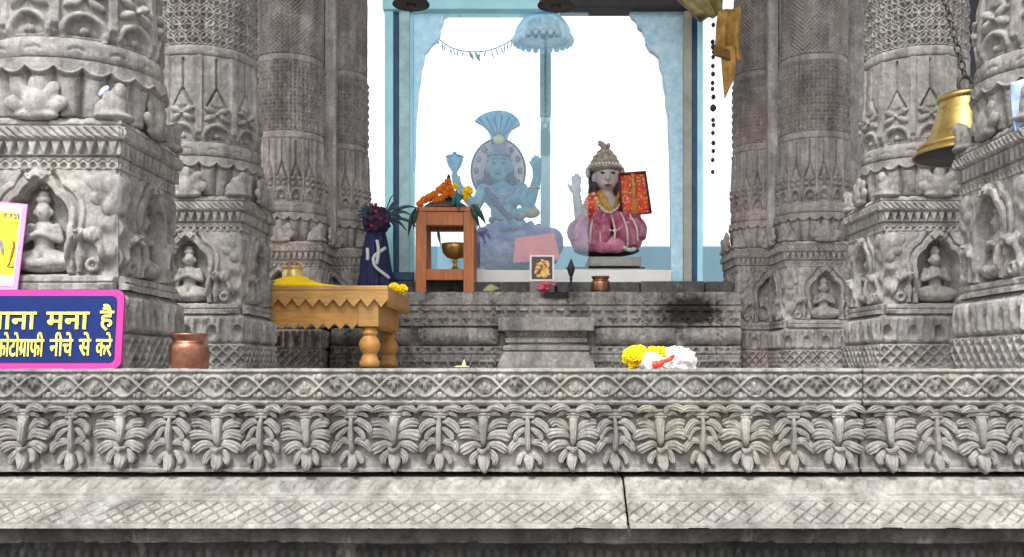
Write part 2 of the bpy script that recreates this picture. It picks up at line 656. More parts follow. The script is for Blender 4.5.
def cheq_hf(x, t, ph):
    h = .0018 * fbm(x, t, 8, 51) + .001 * fbm(x, t, 50, 53)
    # upper strip: slanted cut tongues
    u = (x + .35 * t + ph) / .050
    f = u % 1
    up = (t > .018) & (t < .078)
    tt = (t - .018) / .060
    h += np.where(up, .010 * np.sqrt(np.clip(1 - (np.abs(f - .5) * 2) ** 4, 0, 1)) * ss(0, .15, tt) * ss(1.0, .7, tt + .25 * np.abs(f - .5)), 0)
    h -= .008 * groove(t - .090, .006)
    h -= .006 * groove(t - .104, .003)
    # lower strip: diagonal lattice cut into the face
    lo = ss(.124, .127, t) * ss(.226, .223, t)
    L = .050
    wob = .003 * vnoise(x, t, 7, 61)
    a = ((x + t + wob + ph) / L) % 1 - .5
    b = ((x - t - wob + ph) / L) % 1 - .5
    sel = 1.0
    g = np.maximum(groove(a * L, .0050), groove(b * L, .0050) * sel)
    bar = groove(((x + ph) / (L * 2)) % 1 * L * 2 - L, .005)
    g = np.maximum(g, bar * 0)
    h -= .014 * g * lo
    h -= .010 * groove(t - .121, .0035)
    h -= .008 * groove(t - .229, .0030)
    h -= .006 * groove(t - .226, .003)
    wear = ss(.3, .75, fbm(x, t, 6, 71))
    chip = ss(.5, .8, fbm(x, t * .3, 11, 77)) * ss(.235, .262, t)
    return h * (1 - .55 * wear) - .012 * chip


JB = X(628, 3.15)
for (a, b, ph) in ((PX0, JB - .003, 0), (JB + .003, PX1, .021)):
    front_grid('sloping_moulding', a, b, [(DA + .12, ZA + .002), (DA, ZA), (DB, ZB), (DB - .004, ZB - .014), (DB + .03, ZB - .016)], lambda x, t, ph=ph: cheq_hf(x, t - .12, ph) * ss(.115, .122, t), M_pale, plat)


def rough_hf(x, t):
    return .007 * fbm(x, t, 6, 81, 4) + .004 * fbm(x, t, 30, 85)


zb2 = Z(543, DB + .03)
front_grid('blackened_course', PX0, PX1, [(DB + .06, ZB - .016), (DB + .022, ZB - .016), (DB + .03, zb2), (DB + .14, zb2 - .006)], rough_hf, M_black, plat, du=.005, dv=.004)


def dent_hf(x, t):
    f = np.abs((x / .03) % 1 - .5)
    return .012 * ss(.42, .3, f) * ss(.02, .03, t) + rough_hf(x, t) * .4


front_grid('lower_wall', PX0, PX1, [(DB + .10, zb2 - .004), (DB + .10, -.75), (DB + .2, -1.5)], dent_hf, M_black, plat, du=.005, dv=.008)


# ------------------------------------------------------------------ pillars
def square_hf(name, half, z0, z1, prof, hf, ns=150, nv=None, dv=.004, seed=0, capz=True):
    """square block with moulded profile prof(z) added to half width and relief hf(s, z, face)"""
    nv = nv or max(8, int((z1 - z0) / dv))
    z = np.linspace(z0, z1, nv)
    hw = half + prof(z)
    u = np.linspace(-1, 1, ns)
    U, ZZ = np.meshgrid(u, z)
    HW = np.repeat(hw[:, None], ns, 1)
    s = U * HW
    VV, QQ = [], []
    base = 0
    for k in range(4):
        edge = ss(0, .012, HW - np.abs(s))
        h = hf(s, ZZ, k) * edge
        er = .006 * (1 - ss(0, .014, HW - np.abs(s))) * (1 + 1.2 * vnoise(s * 0 + k, ZZ, 22, 91))
        out = HW + h - er * .8
        a = k * math.pi / 2
        # face 0 looks towards -y
        lx, ly = s * (1 - er / HW), -out
        VV.append(np.stack([lx * math.cos(a) - ly * math.sin(a), lx * math.sin(a) + ly * math.cos(a), ZZ], -1).reshape(-1, 3))
        QQ.append(grid_quads(nv, ns, base=base))
        base += nv * ns
    if capz:
        for zz, hh, fl in ((z0, hw[0], True), (z1, hw[-1], False)):
            hh -= .001
            VV.append(np.array([[-hh, -hh, zz], [hh, -hh, zz], [hh, hh, zz], [-hh, hh, zz]]))
            qd = [base, base + 1, base + 2, base + 3]
            QQ.append(np.array([qd[::-1] if fl else qd]))
            base += 4
    return np_mesh(name, np.concatenate(VV), np.concatenate(QQ))


def lathe_hf(name, prof, hf, z0, z1, nu=420, dv=.004):
    nv = max(6, int((z1 - z0) / dv))
    z = np.linspace(z0, z1, nv)
    th = np.linspace(0, 2 * math.pi, nu, endpoint=False)
    T, ZZ = np.meshgrid(th, z)
    r0 = prof(z)[:, None]
    r = r0 + hf(T, ZZ)
    V = np.stack([r * np.sin(T), -r * np.cos(T), ZZ], -1)
    q1 = grid_quads(nv, nu, True)
    return np_mesh(name, V, q1)


H = .275


def base_hf(s, z, k):
    h = .0015 * fbm(s + k * 3, z, 30, 101 + k)
    lo = ss(.012, .018, z) * ss(.118, .112, z)
    L = .062
    a = ((s + z) / L) % 1 - .5
    b = ((s - z) / L) % 1 - .5
    h += lo * (.012 * np.maximum(ridge(a * L, .008), ridge(b * L, .008)) - .006)
    # upper register: hanging leaves with hollows between
    up = ss(.138, .145, z) * ss(.262, .25, z)
    f = (s / .13 + .5) % 1 - .5
    hol = ridge(np.hypot(f * .13, (z - .185) * .7), .026)
    h += up * (-.022 * hol + .010 * ridge(np.abs(f) * .13 - .036, .014) + .006 * np.cos(f * 2 * math.pi * 3) * ss(.2, .24, z))
    h -= .014 * groove(z - .128, .006)
    wear = ss(.1, .7, fbm(s + 7 * k, z, 9, 105 + k))
    return 1.5 * h * (1 - .45 * wear)


def base_prof(z):
    return .030 - .010 * ss(.118, .128, z) + .004 * ss(.13, .15, z) - .022 * ss(.24, .278, z) ** 2


def block_hf(s, z0_, k):
    z = z0_ - .28
    h = np.zeros_like(s)
    W_, zs, ht = .098, .215, .135
    zz = np.where(z > zs, (z - zs) * W_ / ht, 0)
    r = np.hypot(s, zz)
    phi = np.arctan2(zz, np.abs(s) + 1e-6)
    bd = W_ * (1 + .12 * np.abs(np.sin(phi * 3.5)) + .16 * np.exp(-((phi - 1.57) / .16) ** 2))
    rn = r / bd
    infl = z > .055
    inside = ss(1.0, .95, rn) * infl
    h += .016 * ss(1.02, 1.06, rn) * ss(1.30, 1.26, rn) * infl
    h += .009 * ss(1.36, 1.40, rn) * ss(1.58, 1.54, rn) * (z > zs - .02)
    h -= .036 * inside
    # top ornament over the arch
    h += .012 * ridge(np.hypot(s * 1.0, (z - .385) * .8), .026)
    h += .010 * ridge(np.abs(s) - (z - .35) * .8, .007) * ss(.35, .36, z)
    # colonnettes
    a = np.abs(s)
    cw = .015 + .006 * np.sin(z * 70)
    h += .020 * ridge(a - .146, cw) * ss(.055, .06, z) * ss(.215, .205, z)
    # scroll wing outside the colonnette (peacock tail)
    c = np.hypot(a - .190, z - .085)
    h += .017 * ridge(c - .018, .011) + .012 * ridge(c, .008)
    arc = np.hypot(a - .162, (z - .09) * .62)
    h += .015 * ridge(arc - .062, .013) * ss(.08, .11, z)
    h += .010 * ridge(np.hypot(a - .185, z - .19), .03) * (1 + .3 * np.cos(a * 300))
    # sill
    h += .014 * ss(.052, .046, z) - .008 * groove(z - .024, .003)
    side = ss(.20, .225, a)
    h += .008 * side * np.sin(z * 60 + k) * ss(.28, .22, z)
    wear = ss(.1, .8, fbm(s + 5 * k, z, 11, 121 + k))
    return 1.45 * h * (1 - .3 * wear) + .0025 * fbm(s + k, z, 26, 131 + k)


def cor_prof(z):
    t = z - .70
    p = -.004 + .010 * ss(0, .003, t) + .010 * ss(.046, .049, t) + .008 * ss(.102, .105, t) - .004 * ss(.150, .153, t) - .012 * ss(.162, .18, t)
    for g in (.046, .101, .151):
        p = p - .010 * groove(t - g, .004)
    return p


def cor_hf(s, z, k):
    t = z - .70
    h = np.zeros_like(s)
    # fringe of small loops
    f = (s / .034) % 1 - .5
    h -= .010 * ridge(np.hypot(f * .034, (t - .012) * .8), .011) * (t < .044)
    h -= .006 * groove(t - .030 - .006 * np.cos(f * 6.28), .004)
    # row of teeth
    f2 = (s / .040) % 1
    tt = np.clip((t - .05) / .05, 0, 1)
    tri = np.abs(f2 - .5) * 2
    h -= .018 * ss(.0, .25, tri - tt * .75 - .05) * ((t > .052) & (t < .098))
    # rope
    f3 = ((s + 1.1 * (t - .1)) / .03) % 1 - .5
    h += .007 * ridge(f3, .42) * ss(.106, .112, t) * ss(.15, .145, t)
    h -= .004 * ss(.3, .1, np.abs((s / .06) % 1 - .5)) * (t > .156)
    wear = ss(.15, .8, fbm(s + 5 * k, z, 10, 141 + k))
    return 1.25 * h * (1 - .3 * wear) + .002 * fbm(s + k, z, 20, 151 + k)


def cush_prof(R0):
    def f(z):
        t = (z - .87) / .21
        return R0 + .012 - .035 * (1 - np.sqrt(np.clip(1 - (1 - np.clip(t, 0, 1)) ** 2 * .9, 0, 1)))
    return f


def cush_hf(T, z):
    n = 22
    f = (T * n / (2 * math.pi)) % 1 - .5
    t = z - .87
    h = np.zeros_like(T)
    edge = .178 + .022 * (1 - (np.abs(f) * 2) ** 2) * -1
    h += .010 * ss(edge - .004, edge + .004, t)
    h += .006 * ridge(t - edge, .007)
    h -= .012 * groove((np.abs(f) - .5) * .078, .010) * (t < edge)
    h += .007 * ridge(f * .078, .024) * (t < edge - .01)
    h -= .014 * ss(.02, .012, t)
    return 1.5 * h + .0025 * fbm(T * .27, z, 24, 161)


def ring_prof(R0, a, b, bulge):
    def f(z):
        t = np.clip((z - a) / (b - a), 0, 1)
        return R0 - .012 + bulge * np.sqrt(np.clip(1 - (2 * t - 1) ** 2, 0, 1)) ** .7
    return f


def ring_hf(T, z, a=1.08, b=1.16):
    t = (z - a) / (b - a)
    f = (T * 14 / (2 * math.pi)) % 1 - .5
    h = -.007 * groove(t - .55 + np.abs(f) * .5, .10) * (np.abs(f) < .2)
    return h + .0022 * fbm(T * .28, z, 22, 171)


def flute_prof(R0):
    def f(z):
        t = (z - 1.16) / .44
        return R0 - .008 + .014 * np.clip(1 - t, 0, 1) ** 1.5 - .012 * ss(.06, .0, t)
    return f


def flute_hf(n, Rr):
    def f_(T, z):
        t = z - 1.16
        cw = 2 * math.pi * Rr / n
        s = ((T * n / (2 * math.pi)) % 1 - .5) * cw
        a = np.abs(s)
        q = cw / .168
        h = np.zeros_like(T)
        # upright band between the cells
        h += .009 * ss(cw * .40, cw * .43, a) * ss(.03, .05, t)
        # inverted Y
        h -= .013 * groove(s, .009) * ss(.265, .275, t) * ss(.435, .42, t)
        leg = a - (.275 - t) * .52 * q
        h -= .014 * groove(leg, .010) * ((t > .175) & (t < .28))
        h += .006 * ss(.0, -.012, leg) * ss(.17, .19, t) * ss(.28, .25, t)
        # four-petalled flower
        pt = np.zeros_like(T)
        for sx in (-1, 1):
            for sz in (-1, 1):
                u, v = s - sx * .034 * q, t - .143 - sz * .020
                ca, sa = math.cos(.5 * sx * sz), math.sin(.5 * sx * sz)
                uu, vv = u * ca + v * sa, -u * sa + v * ca
                pt = np.maximum(pt, .015 * np.sqrt(np.clip(1 - (uu / (.032 * q)) ** 2 - (vv / .017) ** 2, 0, 1)))
        pt = np.maximum(pt, .017 * ridge(np.hypot(s, t - .143), .010))
        # arches at the foot
        r = np.hypot(s / q, (t - .02) * .95)
        h -= .011 * ss(.054, .044, r) * (t > .012)
        pt = np.maximum(pt, .009 * ridge(r - .064, .011))
        pt = np.maximum(pt, .012 * ridge(np.hypot(s, t - .03), .018))
        h += pt
        w_ = ss(.2, .8, fbm(T * Rr, z, 8, 181))
        return 1.7 * h * (1 - .35 * w_) + .0022 * fbm(T * Rr, z, 24, 191)
    return f_


def latt_hf(n, Rr, ch, z0, amp=.012):
    """rows of interlaced rosettes and leaves"""
    def f_(T, z):
        cw = 2 * math.pi * Rr / n
        row = np.floor((z - z0) / ch)
        off = (row % 2) * .5
        s = ((T * n / (2 * math.pi) + off) % 1 - .5) * cw
        v = ((z - z0) / ch - row - .5) * ch
        k = cw / ch
        r = np.hypot(s / k, v)
        phi = np.arctan2(v, s / k)
        pet = ch * (.30 + .14 * np.cos(4 * phi))
        h = amp * np.sqrt(np.clip(1 - (r / pet) ** 2, 0, 1)) - amp * .6 * ridge(r, ch * .07)
        h = np.maximum(h, amp * .55 * ridge(r - ch * .47, ch * .09))
        s2 = ((T * n / (2 * math.pi) + off + .5) % 1 - .5) * cw
        r2 = np.hypot(s2 / k, np.abs(v) - ch * .5)
        h = np.maximum(h, amp * .7 * ridge(r2, ch * .16))
        w_ = ss(.2, .8, fbm(T * Rr, z, 9, 201))
        return 1.5 * h * (1 - .4 * w_) + .0022 * fbm(T * Rr, z, 26, 205)
    return f_


def hatch_hf(n, Rr):
    """fine diagonal hatching in zig-zag panels"""
    def f_(T, z):
        u = T * Rr
        L = .030
        w_ = 2 * math.pi * Rr / n
        tri = np.abs(((u / w_) % 1) - .5) * w_
        a = ((tri + z) / L) % 1 - .5
        b = ((tri - z) / L) % 1 - .5
        h = .016 * ridge(a * L, .009)
        h = np.maximum(h, .013 * ridge(b * L, .008) * (vnoise(u, z, 4, 211) > -.1))
        return h * (1 - .5 * ss(.1, .8, fbm(u, z, 8, 213))) + .002 * fbm(u, z, 28, 215)
    return f_


PT = 5.0


def pillar_meshes(R0, fine=False):
    d = {}
    d['cushion'] = lathe_hf('cushion', cush_prof(R0), cush_hf, .86, 1.08)
    d['ring'] = lathe_hf('ring', ring_prof(R0 + .006, 1.08, 1.16, .022), ring_hf, 1.08, 1.162, dv=.005)
    n = 16 if fine else 10
    d['fluted_drum'] = lathe_hf('fluted_drum', flute_prof(R0), flute_hf(n, R0), 1.158, 1.602, nu=560)
    d['upper_ring'] = lathe_hf('upper_ring', ring_prof(R0 - .012, 1.60, 1.66, .022), lambda T, z: ring_hf(T, z, 1.60, 1.66) * .4, 1.6, 1.662, dv=.005)
    ru = R0 - .022
    if fine:
        d['patterned_drum'] = lathe_hf('patterned_drum', lambda z: ru + 0 * z, latt_hf(26, ru, .056, 1.66, .019), 1.66, 2.14, nu=640, dv=.0035)
        d['top_ring'] = lathe_hf('top_ring', ring_prof(ru + .004, 2.14, 2.20, .02), lambda T, z: 0 * T, 2.138, 2.202, dv=.006)
        d['upper_drum'] = lathe_hf('upper_drum', lambda z: ru - .004 + 0 * z, hatch_hf(8, ru), 2.2, 3.0, nu=520, dv=.004)
        d['top_drum'] = lathe_hf('top_drum', lambda z: ru - .004 + 0 * z, lambda T, z: .003 * fbm(T * ru, z, 12, 5), 3.0, PT, nu=80, dv=.05)
    else:
        d['patterned_drum'] = lathe_hf('patterned_drum', lambda z: ru + 0 * z, latt_hf(24, ru, .066, 1.66, .014), 1.66, 2.20, nu=640, dv=.0035)
        d['upper_drum'] = lathe_hf('upper_drum', lambda z: ru - .004 + 0 * z, lambda T, z: .003 * fbm(T * ru, z, 12, 5), 2.2, PT, nu=80, dv=.03)
    return d


base_me = square_hf('base_block', H, 0, .279, base_prof, base_hf, ns=180)
block_me = square_hf('niche_block', H, .28, .70, lambda z: .0 * z, block_hf, ns=230, dv=.0028)
cor_me = square_hf('cornice', H, .70, .879, cor_prof, cor_hf, ns=230, dv=.0025)

# niche figure: cross-legged, hands folded on the chest, tall cap
def niche_figure():
    m = MB()
    m.ell((0, 0, .165), (.020, .020, .026))
    m.ell((0, .002, .196), (.021, .018, .012))
    m.ell((0, .004, .208), (.014, .013, .012))
    m.cap((0, .004, .135), (0, .004, .15), .011, .010)
    m.ell((0, .006, .105), (.032, .022, .040))
    m.ell((0, .004, .07), (.026, .02, .028))
    for s in (-1, 1):
        m.cap((s * .034, .004, .125), (s * .048, -.008, .088), .0115, .0095)
        m.cap((s * .048, -.008, .088), (s * .010, -.024, .104), .0095, .008)
        m.ell((s * .006, -.026, .106), (.009, .008, .009))
        m.cap((s * .018, .004, .050), (s * .066, -.010, .040), .021, .016)
        m.cap((s * .066, -.012, .036), (-s * .012, -.026, .028), .015, .012)
        m.ell((s * .021, 0, .163), (.006, .006, .010))
    m.ell((0, -.002, .02), (.075, .028, .014))
    m.ell((0, -.019, .163), (.004, .006, .007))
    m.v = [(a * 1.38, b * 1.35, c * 1.36) for a, b, c in m.v]
    return remeshed(m.mesh('niche_figure'), .0046, 3)


fig_me = niche_figure()


def palmette(wd, ht, lobes=5):
    m = MB()
    for i in range(lobes):
        a = -1.15 + 2.3 * i / (lobes - 1)
        L = ht * (.62 + .38 * math.cos(a))
        c = (math.sin(a) * L * .72 * wd / ht * .95, -.004, .02 + math.cos(a) * L * .66)
        m.ell(c, (wd * .17, .016, ht * .24), Matrix.Rotation(a, 3, 'Y'))
    m.ell((0, -.008, ht * .35), (wd * .26, .026, ht * .36))
    m.ell((0, 0, .012), (wd * .5, .026, .018))
    return remeshed(m.mesh('palmette'), .006, 4)


pal_me = palmette(.16, .15)


def corner_leaf():
    m = MB()
    m.ell((0, 0, .05), (.034, .034, .07))
    m.ell((.014, -.014, .10), (.022, .022, .03))
    m.ell((-.045, -.004, .035), (.036, .022, .042))
    m.ell((.004, .045, .035), (.022, .036, .042))
    m.ell((-.028, -.002, .075), (.024, .02, .03))
    m.ell((.002, .028, .075), (.02, .024, .03))
    m.ell((-.02, .02, .014), (.07, .07, .02))
    return remeshed(m.mesh('corner_leaf'), .005, 2)


cleaf_me = corner_leaf()


def bracket_lump():
    """worn elephant-head bracket below each corner of the cornice"""
    m = MB()
    for k in (0, 1):
        f = (lambda x, y, z: (x, y, z)) if k == 0 else (lambda x, y, z: (-y, -x, z))
        g_ = (lambda a, b, c: (a, b, c)) if k == 0 else (lambda a, b, c: (b, a, c))
        m.ell(f(-.040, -.002, -.05), g_(.055, .030, .048))
        m.ell(f(-.082, .0, -.040), g_(.030, .022, .030))
        m.ell(f(-.055, -.001, -.095), g_(.040, .026, .034))
        m.ell(f(-.022, -.003, -.13), g_(.030, .026, .034))
    m.ell((-.002, .002, -.09), (.026, .026, .085))
    return remeshed(m.mesh('corner_bracket'), .005, 2)


brk_me = bracket_lump()


def assemble(root, D, mat, sc=1.0, dx=0, dy=0, square=True, figs=(0, 1, 2, 3), brackets=True):
    """hang the pillar's parts on root (local coordinates)"""
    def put(name, me, loc=(0, 0, 0), rz=0, par=None):
        o = bpy.data.objects.new(name, me)
        COL.objects.link(o)
        if not me.materials: me.materials.append(None)
        o.parent = par or root
        o.material_slots[0].link = 'OBJECT'
        o.material_slots[0].material = mat
        c, s_ = math.cos(rz), math.sin(rz)
        o.location = ((loc[0] * c - loc[1] * s_) * sc + (dx if par is None else 0), (loc[0] * s_ + loc[1] * c) * sc + (dy if par is None else 0), loc[2])
        o.rotation_euler = (0, 0, rz)
        o.scale = (sc, sc, 1) if par is None else (1, 1, 1)
        return o
    for k, me in D.items():
        put(k, me, rz=.21)
    if square:
        put('base_block', base_me)
        nb = put('niche_block', block_me)
        put('cornice', cor_me)
        for k in figs:
            put('niche_figure', fig_me, (0, -H + .026, .332), k * math.pi / 2, nb)
        for k in range(4):
            put('palmette', pal_me, (0, -H - .026, .872), k * math.pi / 2)
            put('corner_leaf', cleaf_me, (H - .006, -H + .006, .872), k * math.pi / 2)
            if brackets:
                put('corner_bracket', brk_me, (H - .012, -H + .012, .70), k * math.pi / 2)


DP = pillar_meshes(.278)
G_P = 'carved pillars along the two sides of the platform'
specs = [
    ('grey carved pillar behind the blue Hindi sign, with a seated figure in its niche', -1.715, 3.775, .298 / .278),
    ('grey carved pillar between the copper pot and the low yellow table', -1.745, 5.375, .268 / .278 * 1.03),
    ('grey carved pillar beside the brass bell on the inner side, its seated niche figure facing the viewer', 2.075, 5.375, .262 / .278 * 1.03),
    ('grey carved pillar cut by the right edge, its cornice overlapping the brass bell', 2.02, 3.775, .298 / .278),
]
for lab, x, y, k in specs:
    r = empty('carved_pillar', (x, y, 0), lab, 'pillar', G_P)
    for nm, me in DP.items(): pass
    assemble(r, DP, M_pil)
    for ch in r.children:
        if ch.name.split('.')[0] in DP:
            ch.scale = (k, k, 1)

DF = pillar_meshes(.252, True)
for lab, x, sgn in (('dark reddish clustered pier behind the low yellow table', -1.73, 1), ('dark reddish clustered pier with a hanging gold cloth on its inner side', 2.04, -1)):
    y = 7.2
    r = empty('clustered_pier', (x, y, 0), lab, 'pier', 'dark clustered piers flanking the altar')
    assemble(r, DF, M_pier, sc=.94 if False else 1.0, square=True)
    assemble(r, DF, M_pier, sc=.885, dx=sgn * .285, dy=.36, square=True, figs=(0,), brackets=True)
    c = MB()
    c.box(x - .24, x + .24, y + .12, y + .75, 0.0, PT)
    c.build('core', M_pier, r, smooth=False)
    xa, xb = sorted((X(325, 7.28) if sgn > 0 else X(768, 7.28), X(336, 7.28) if sgn > 0 else X(778, 7.28)))
    MB().box(xa, xb, 7.26, 7.5, .90, PT).build('corner_strip', M_strip, r, smooth=False, bevel=.008)
    xo = x - sgn * .36
    MB().box(xo - .10, xo + .10, 7.3, 7.5, .90, PT).build('corner_strip', M_strip, r, smooth=False, bevel=.008)

# post with an even near-black blue shaft in the gap beside the right pillar
dp = empty('dark_post', (X(975, 6.6), 6.6, 0), 'dark blue post in the gap right of the brass bell chain', 'post')
MB().box(X(962, 6.5), X(990, 6.5), 6.5, 6.75, 0, 3.1).build('shaft', paint('near_black_blue', (.02, .02, .04), .6), dp, smooth=False, bevel=.01)
MB().box(X(956, 6.5), X(996, 6.5), 6.46, 6.79, 0, .3).build('base', M_pier, dp, smooth=False, bevel=.01)

# ------------------------------------------------------------------ altar
AD = 7.0
AX0, AX1 = X(330, AD), X(741, AD)
altar = empty('stone_altar', (.1, AD, 0), 'low weathered grey stone altar wall with a black soot patch, below the statues', 'altar')
zt = Z(292, AD)


def altar_hf(x, z_):
    """z_ = metres from the top"""
    h = np.zeros_like(x)
    k = .007
    def row(p0, p1): return (z_ > (p0 - 292) * k) & (z_ < (p1 - 292) * k)
    tt = (z_ / k + 292)
    # blocks of the top course
    blk = np.abs((x / .33 + .2) % 1 - .5)
    h -= .012 * groove((blk - .5) * .33, .006) * row(292, 303)
    # carved course: dashes and small figures
    f = (x / .085) % 1 - .5
    h += .014 * (np.abs(f) < .33) * ss(307, 308.3, tt) * ss(312, 310.7, tt)
    f2 = (x / .17 + .1) % 1 - .5
    r = np.hypot(f2 * .17, (tt - 318) * k)
    phi = np.arctan2((tt - 318) * k, f2 * .17)
    h += .017 * ridge(r, .032 * (.7 + .3 * np.cos(4 * phi))) * row(312, 325)
    f3 = (x / .17 + .6) % 1 - .5
    h += .014 * ridge(np.hypot(f3 * .17 * 1.0, (tt - 318.5) * k), .02) * row(312, 325)
    h -= .012 * groove(tt - 305.5, 1.0)
    # rounded cushions
    f4 = (x / .62 + .31) % 1 - .5
    h += .045 * np.sqrt(np.clip(1 - (np.abs(f4) * 2.15) ** 6, 0, 1)) * np.sqrt(np.clip(1 - ((tt - 336) / 9.5) ** 2, 0, 1)) * row(326, 346) - .03 * row(326, 346)
    # beads and keys of the bottom course
    f5 = (x / .075) % 1 - .5
    h -= .012 * ridge(np.hypot(f5 * .075, (tt - 350) * k), .014) * row(346, 354)
    f6 = np.abs((x / .11) % 1 - .5)
    h += .013 * (((f6 < .34) & (f6 > .22)) | (np.abs(tt - 361) < 1.2)) * row(355, 366)
    h -= .010 * groove(tt - 354.5, .8)
    jn = np.abs(((x + .02 * np.sin(tt)) / .52 + .45) % 1 - .5)
    h -= .012 * groove((jn - .5) * .52, .006) * row(300, 370)
    w_ = ss(.0, .7, fbm(x, z_, 7, 301))
    return 1.8 * h * (1 - .35 * w_) + .008 * fbm(x, z_, 9, 305) + .005 * fbm(x, z_, 30, 307)


front_grid('carved_front', AX0, AX1, [(AD + .2, zt + .001), (AD, zt), (AD, 0)], lambda x, t: altar_hf(x, t - .2) * ss(.19, .21, t), M_altar, altar, du=.0045, dv=.004)
MB().box(AX0, AX1, AD + .06, 8.9, 0, zt - .006).build('core', M_altar, altar, smooth=False)
# stepped block in the middle of the altar front
xc = X(546, AD)
prof_mb = MB()
lev = [(0, .335), (.02, .335), (.035, .33), (.11, .295), (.118, .28), (.122, .300), (.15, .302), (.156, .285), (.162, .262), (.17, .26), (.176, .282), (.205, .285), (.212, .268), (.25, .285), (.258, .33), (.345, .332), (.35, .32)]
vs, fs = [], []
for z_, hw in lev:
    dpt = .02 + (hw - .25) * 1.1
    vs += [(xc - hw, AD + .05, z_), (xc - hw, AD - dpt, z_), (xc + hw, AD - dpt, z_), (xc + hw, AD + .05, z_)]
for i in range(len(lev) - 1):
    for j in range(3):
        a = i * 4 + j
        fs.append((a, a + 1, a + 5, a + 4))
fs.append((4 * len(lev) - 4, 4 * len(lev) - 3, 4 * len(lev) - 2, 4 * len(lev) - 1))
prof_mb.add(vs, fs).build('stepped_block', M_altar, altar, smooth=False, bevel=.004)
for j in range(9):
    pass
tb = MB()
for j in range(16):
    x_ = xc - .26 + .52 * (j + .5) / 16
    tb.ell((x_, AD - .05, .228), (.012, .012, .011), nu=8, nv=6)
tb.build('bead_row', M_altar, altar)
# upper step behind
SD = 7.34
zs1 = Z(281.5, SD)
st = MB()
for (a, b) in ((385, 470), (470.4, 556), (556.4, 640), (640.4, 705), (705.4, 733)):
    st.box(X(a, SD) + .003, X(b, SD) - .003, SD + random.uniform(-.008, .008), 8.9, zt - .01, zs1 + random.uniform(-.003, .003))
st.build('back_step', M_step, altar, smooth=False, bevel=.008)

# ------------------------------------------------------------------ blue shrine frame
M_cyan = paint('pale_blue_paint', (.52, .92, 1.0), .4, scale=5, c2=(.36, .80, .92))
M_bracket = paint('mottled_blue_paint', (.66, .84, .92), .5, scale=16, c2=(.30, .58, .80))
M_dkblue = paint('deep_blue_paint', (.03, .12, .24), .4, .5)
M_olive = paint('olive_grey_paint', (.42, .42, .34), .5, .3)
M_teal = paint('grey_teal_paint', (.50, .76, .80), .45, .35)
M_dark = paint('dark_beam', (.035, .03, .03), .6, .4)
M_white = paint('white_marble', (.78, .78, .76), .35, .12, scale=7)
shr = empty('shrine_frame', (X(545, 7.5), 7.5, zs1), 'pale blue painted shrine frame with scalloped corner brackets, around the statues', 'shrine')
zl = Z(10.5, 7.5)
zf = zs1 + .001


def post(name, a, b, d0, d1, z0, z1, m):
    MB().box(X(a, d0), X(b, d0), d0, d1, z0, z1).build(name, m, shr, smooth=False, bevel=.004)


SLT = Z(270, 7.46)
post('post', 384.5, 393, 7.50, 7.62, zf, zl, M_cyan)
post('post', 393, 399, 7.53, 7.62, zf, zl, M_dkblue)
post('post', 399, 409.5, 7.51, 7.64, zf, zl, M_teal)
post('post', 409.5, 413.5, 7.54, 7.66, zf, zl, M_cyan)
post('post', 684, 692, 7.50, 7.62, zf, zl, M_olive)
post('post', 692, 697.5, 7.53, 7.62, zf, zl, M_dkblue)
post('post', 697.5, 703, 7.51, 7.62, zf, zl, M_cyan)
MB().box(X(383, 7.5), X(560, 7.5), 7.47, 7.66, zl, zl + .2).build('lintel', M_cyan, shr, smooth=False, bevel=.006)
MB().box(X(560.3, 7.5), X(705, 7.5), 7.46, 7.66, zl + .012, zl + .2).build('lintel', M_dark, shr, smooth=False, bevel=.006)
MB().box(X(383, 7.5), X(705, 7.5), 7.46, 7.7, zl + .2, 3.098).build('roof_box', M_cyan, shr, smooth=False)
lft = [(413.6, 10.6), (449, 10.6), (448, 14), (444, 17), (443, 22), (440.5, 27), (440, 34), (437, 40), (431, 45), (428.5, 49), (424.5, 53), (423.5, 62), (421, 70), (420.5, 80), (418, 92), (417.5, 104), (415.8, 118), (415.5, 150), (414.5, 170), (413.6, 170)]
rgt = [(683.8, 10.6), (683.8, 282), (671, 282), (671, 220), (670, 160), (668.5, 130), (668.5, 118), (666, 104), (666, 95), (663.5, 84), (663, 74), (660, 66), (659, 57), (655, 53), (650, 50), (646, 43), (645, 35), (642, 30), (638, 27), (637, 21), (632, 17), (630, 13), (630, 10.6)]
for nm, ol in (('bracket', lft), ('bracket', rgt)):
    MB().extr([(X(a, 7.56), Z(b, 7.56)) for a, b in ol], 7.56, 7.63).build(nm, M_bracket, shr, smooth=False, bevel=.006)
MB().box(X(414, 7.46), X(671.5, 7.46), 7.46, 8.6, zs1 + .002, SLT).build('marble_sill', M_white, shr, smooth=False, bevel=.006)
MB().box(X(384, 7.46), X(413.4, 7.46), 7.47, 7.49, Z(280, 7.46), Z(272, 7.46)).build('bottom_rail', M_dkblue, shr, smooth=False, bevel=.003)
# rear stile
MB().box(X(540, 8.3), X(551, 8.3), 8.3, 8.38, Z(116, 8.3), zl).build('stile', paint('stile_teal', (.17, .34, .36), .4, .4), shr, smooth=False, bevel=.004)
MB().box(X(540.5, 8.3), X(550.5, 8.3), 8.305, 8.375, SLT, Z(116.2, 8.3)).build('stile', paint('stile_pale', (.48, .66, .72), .4, .15), shr, smooth=False, bevel=.004)
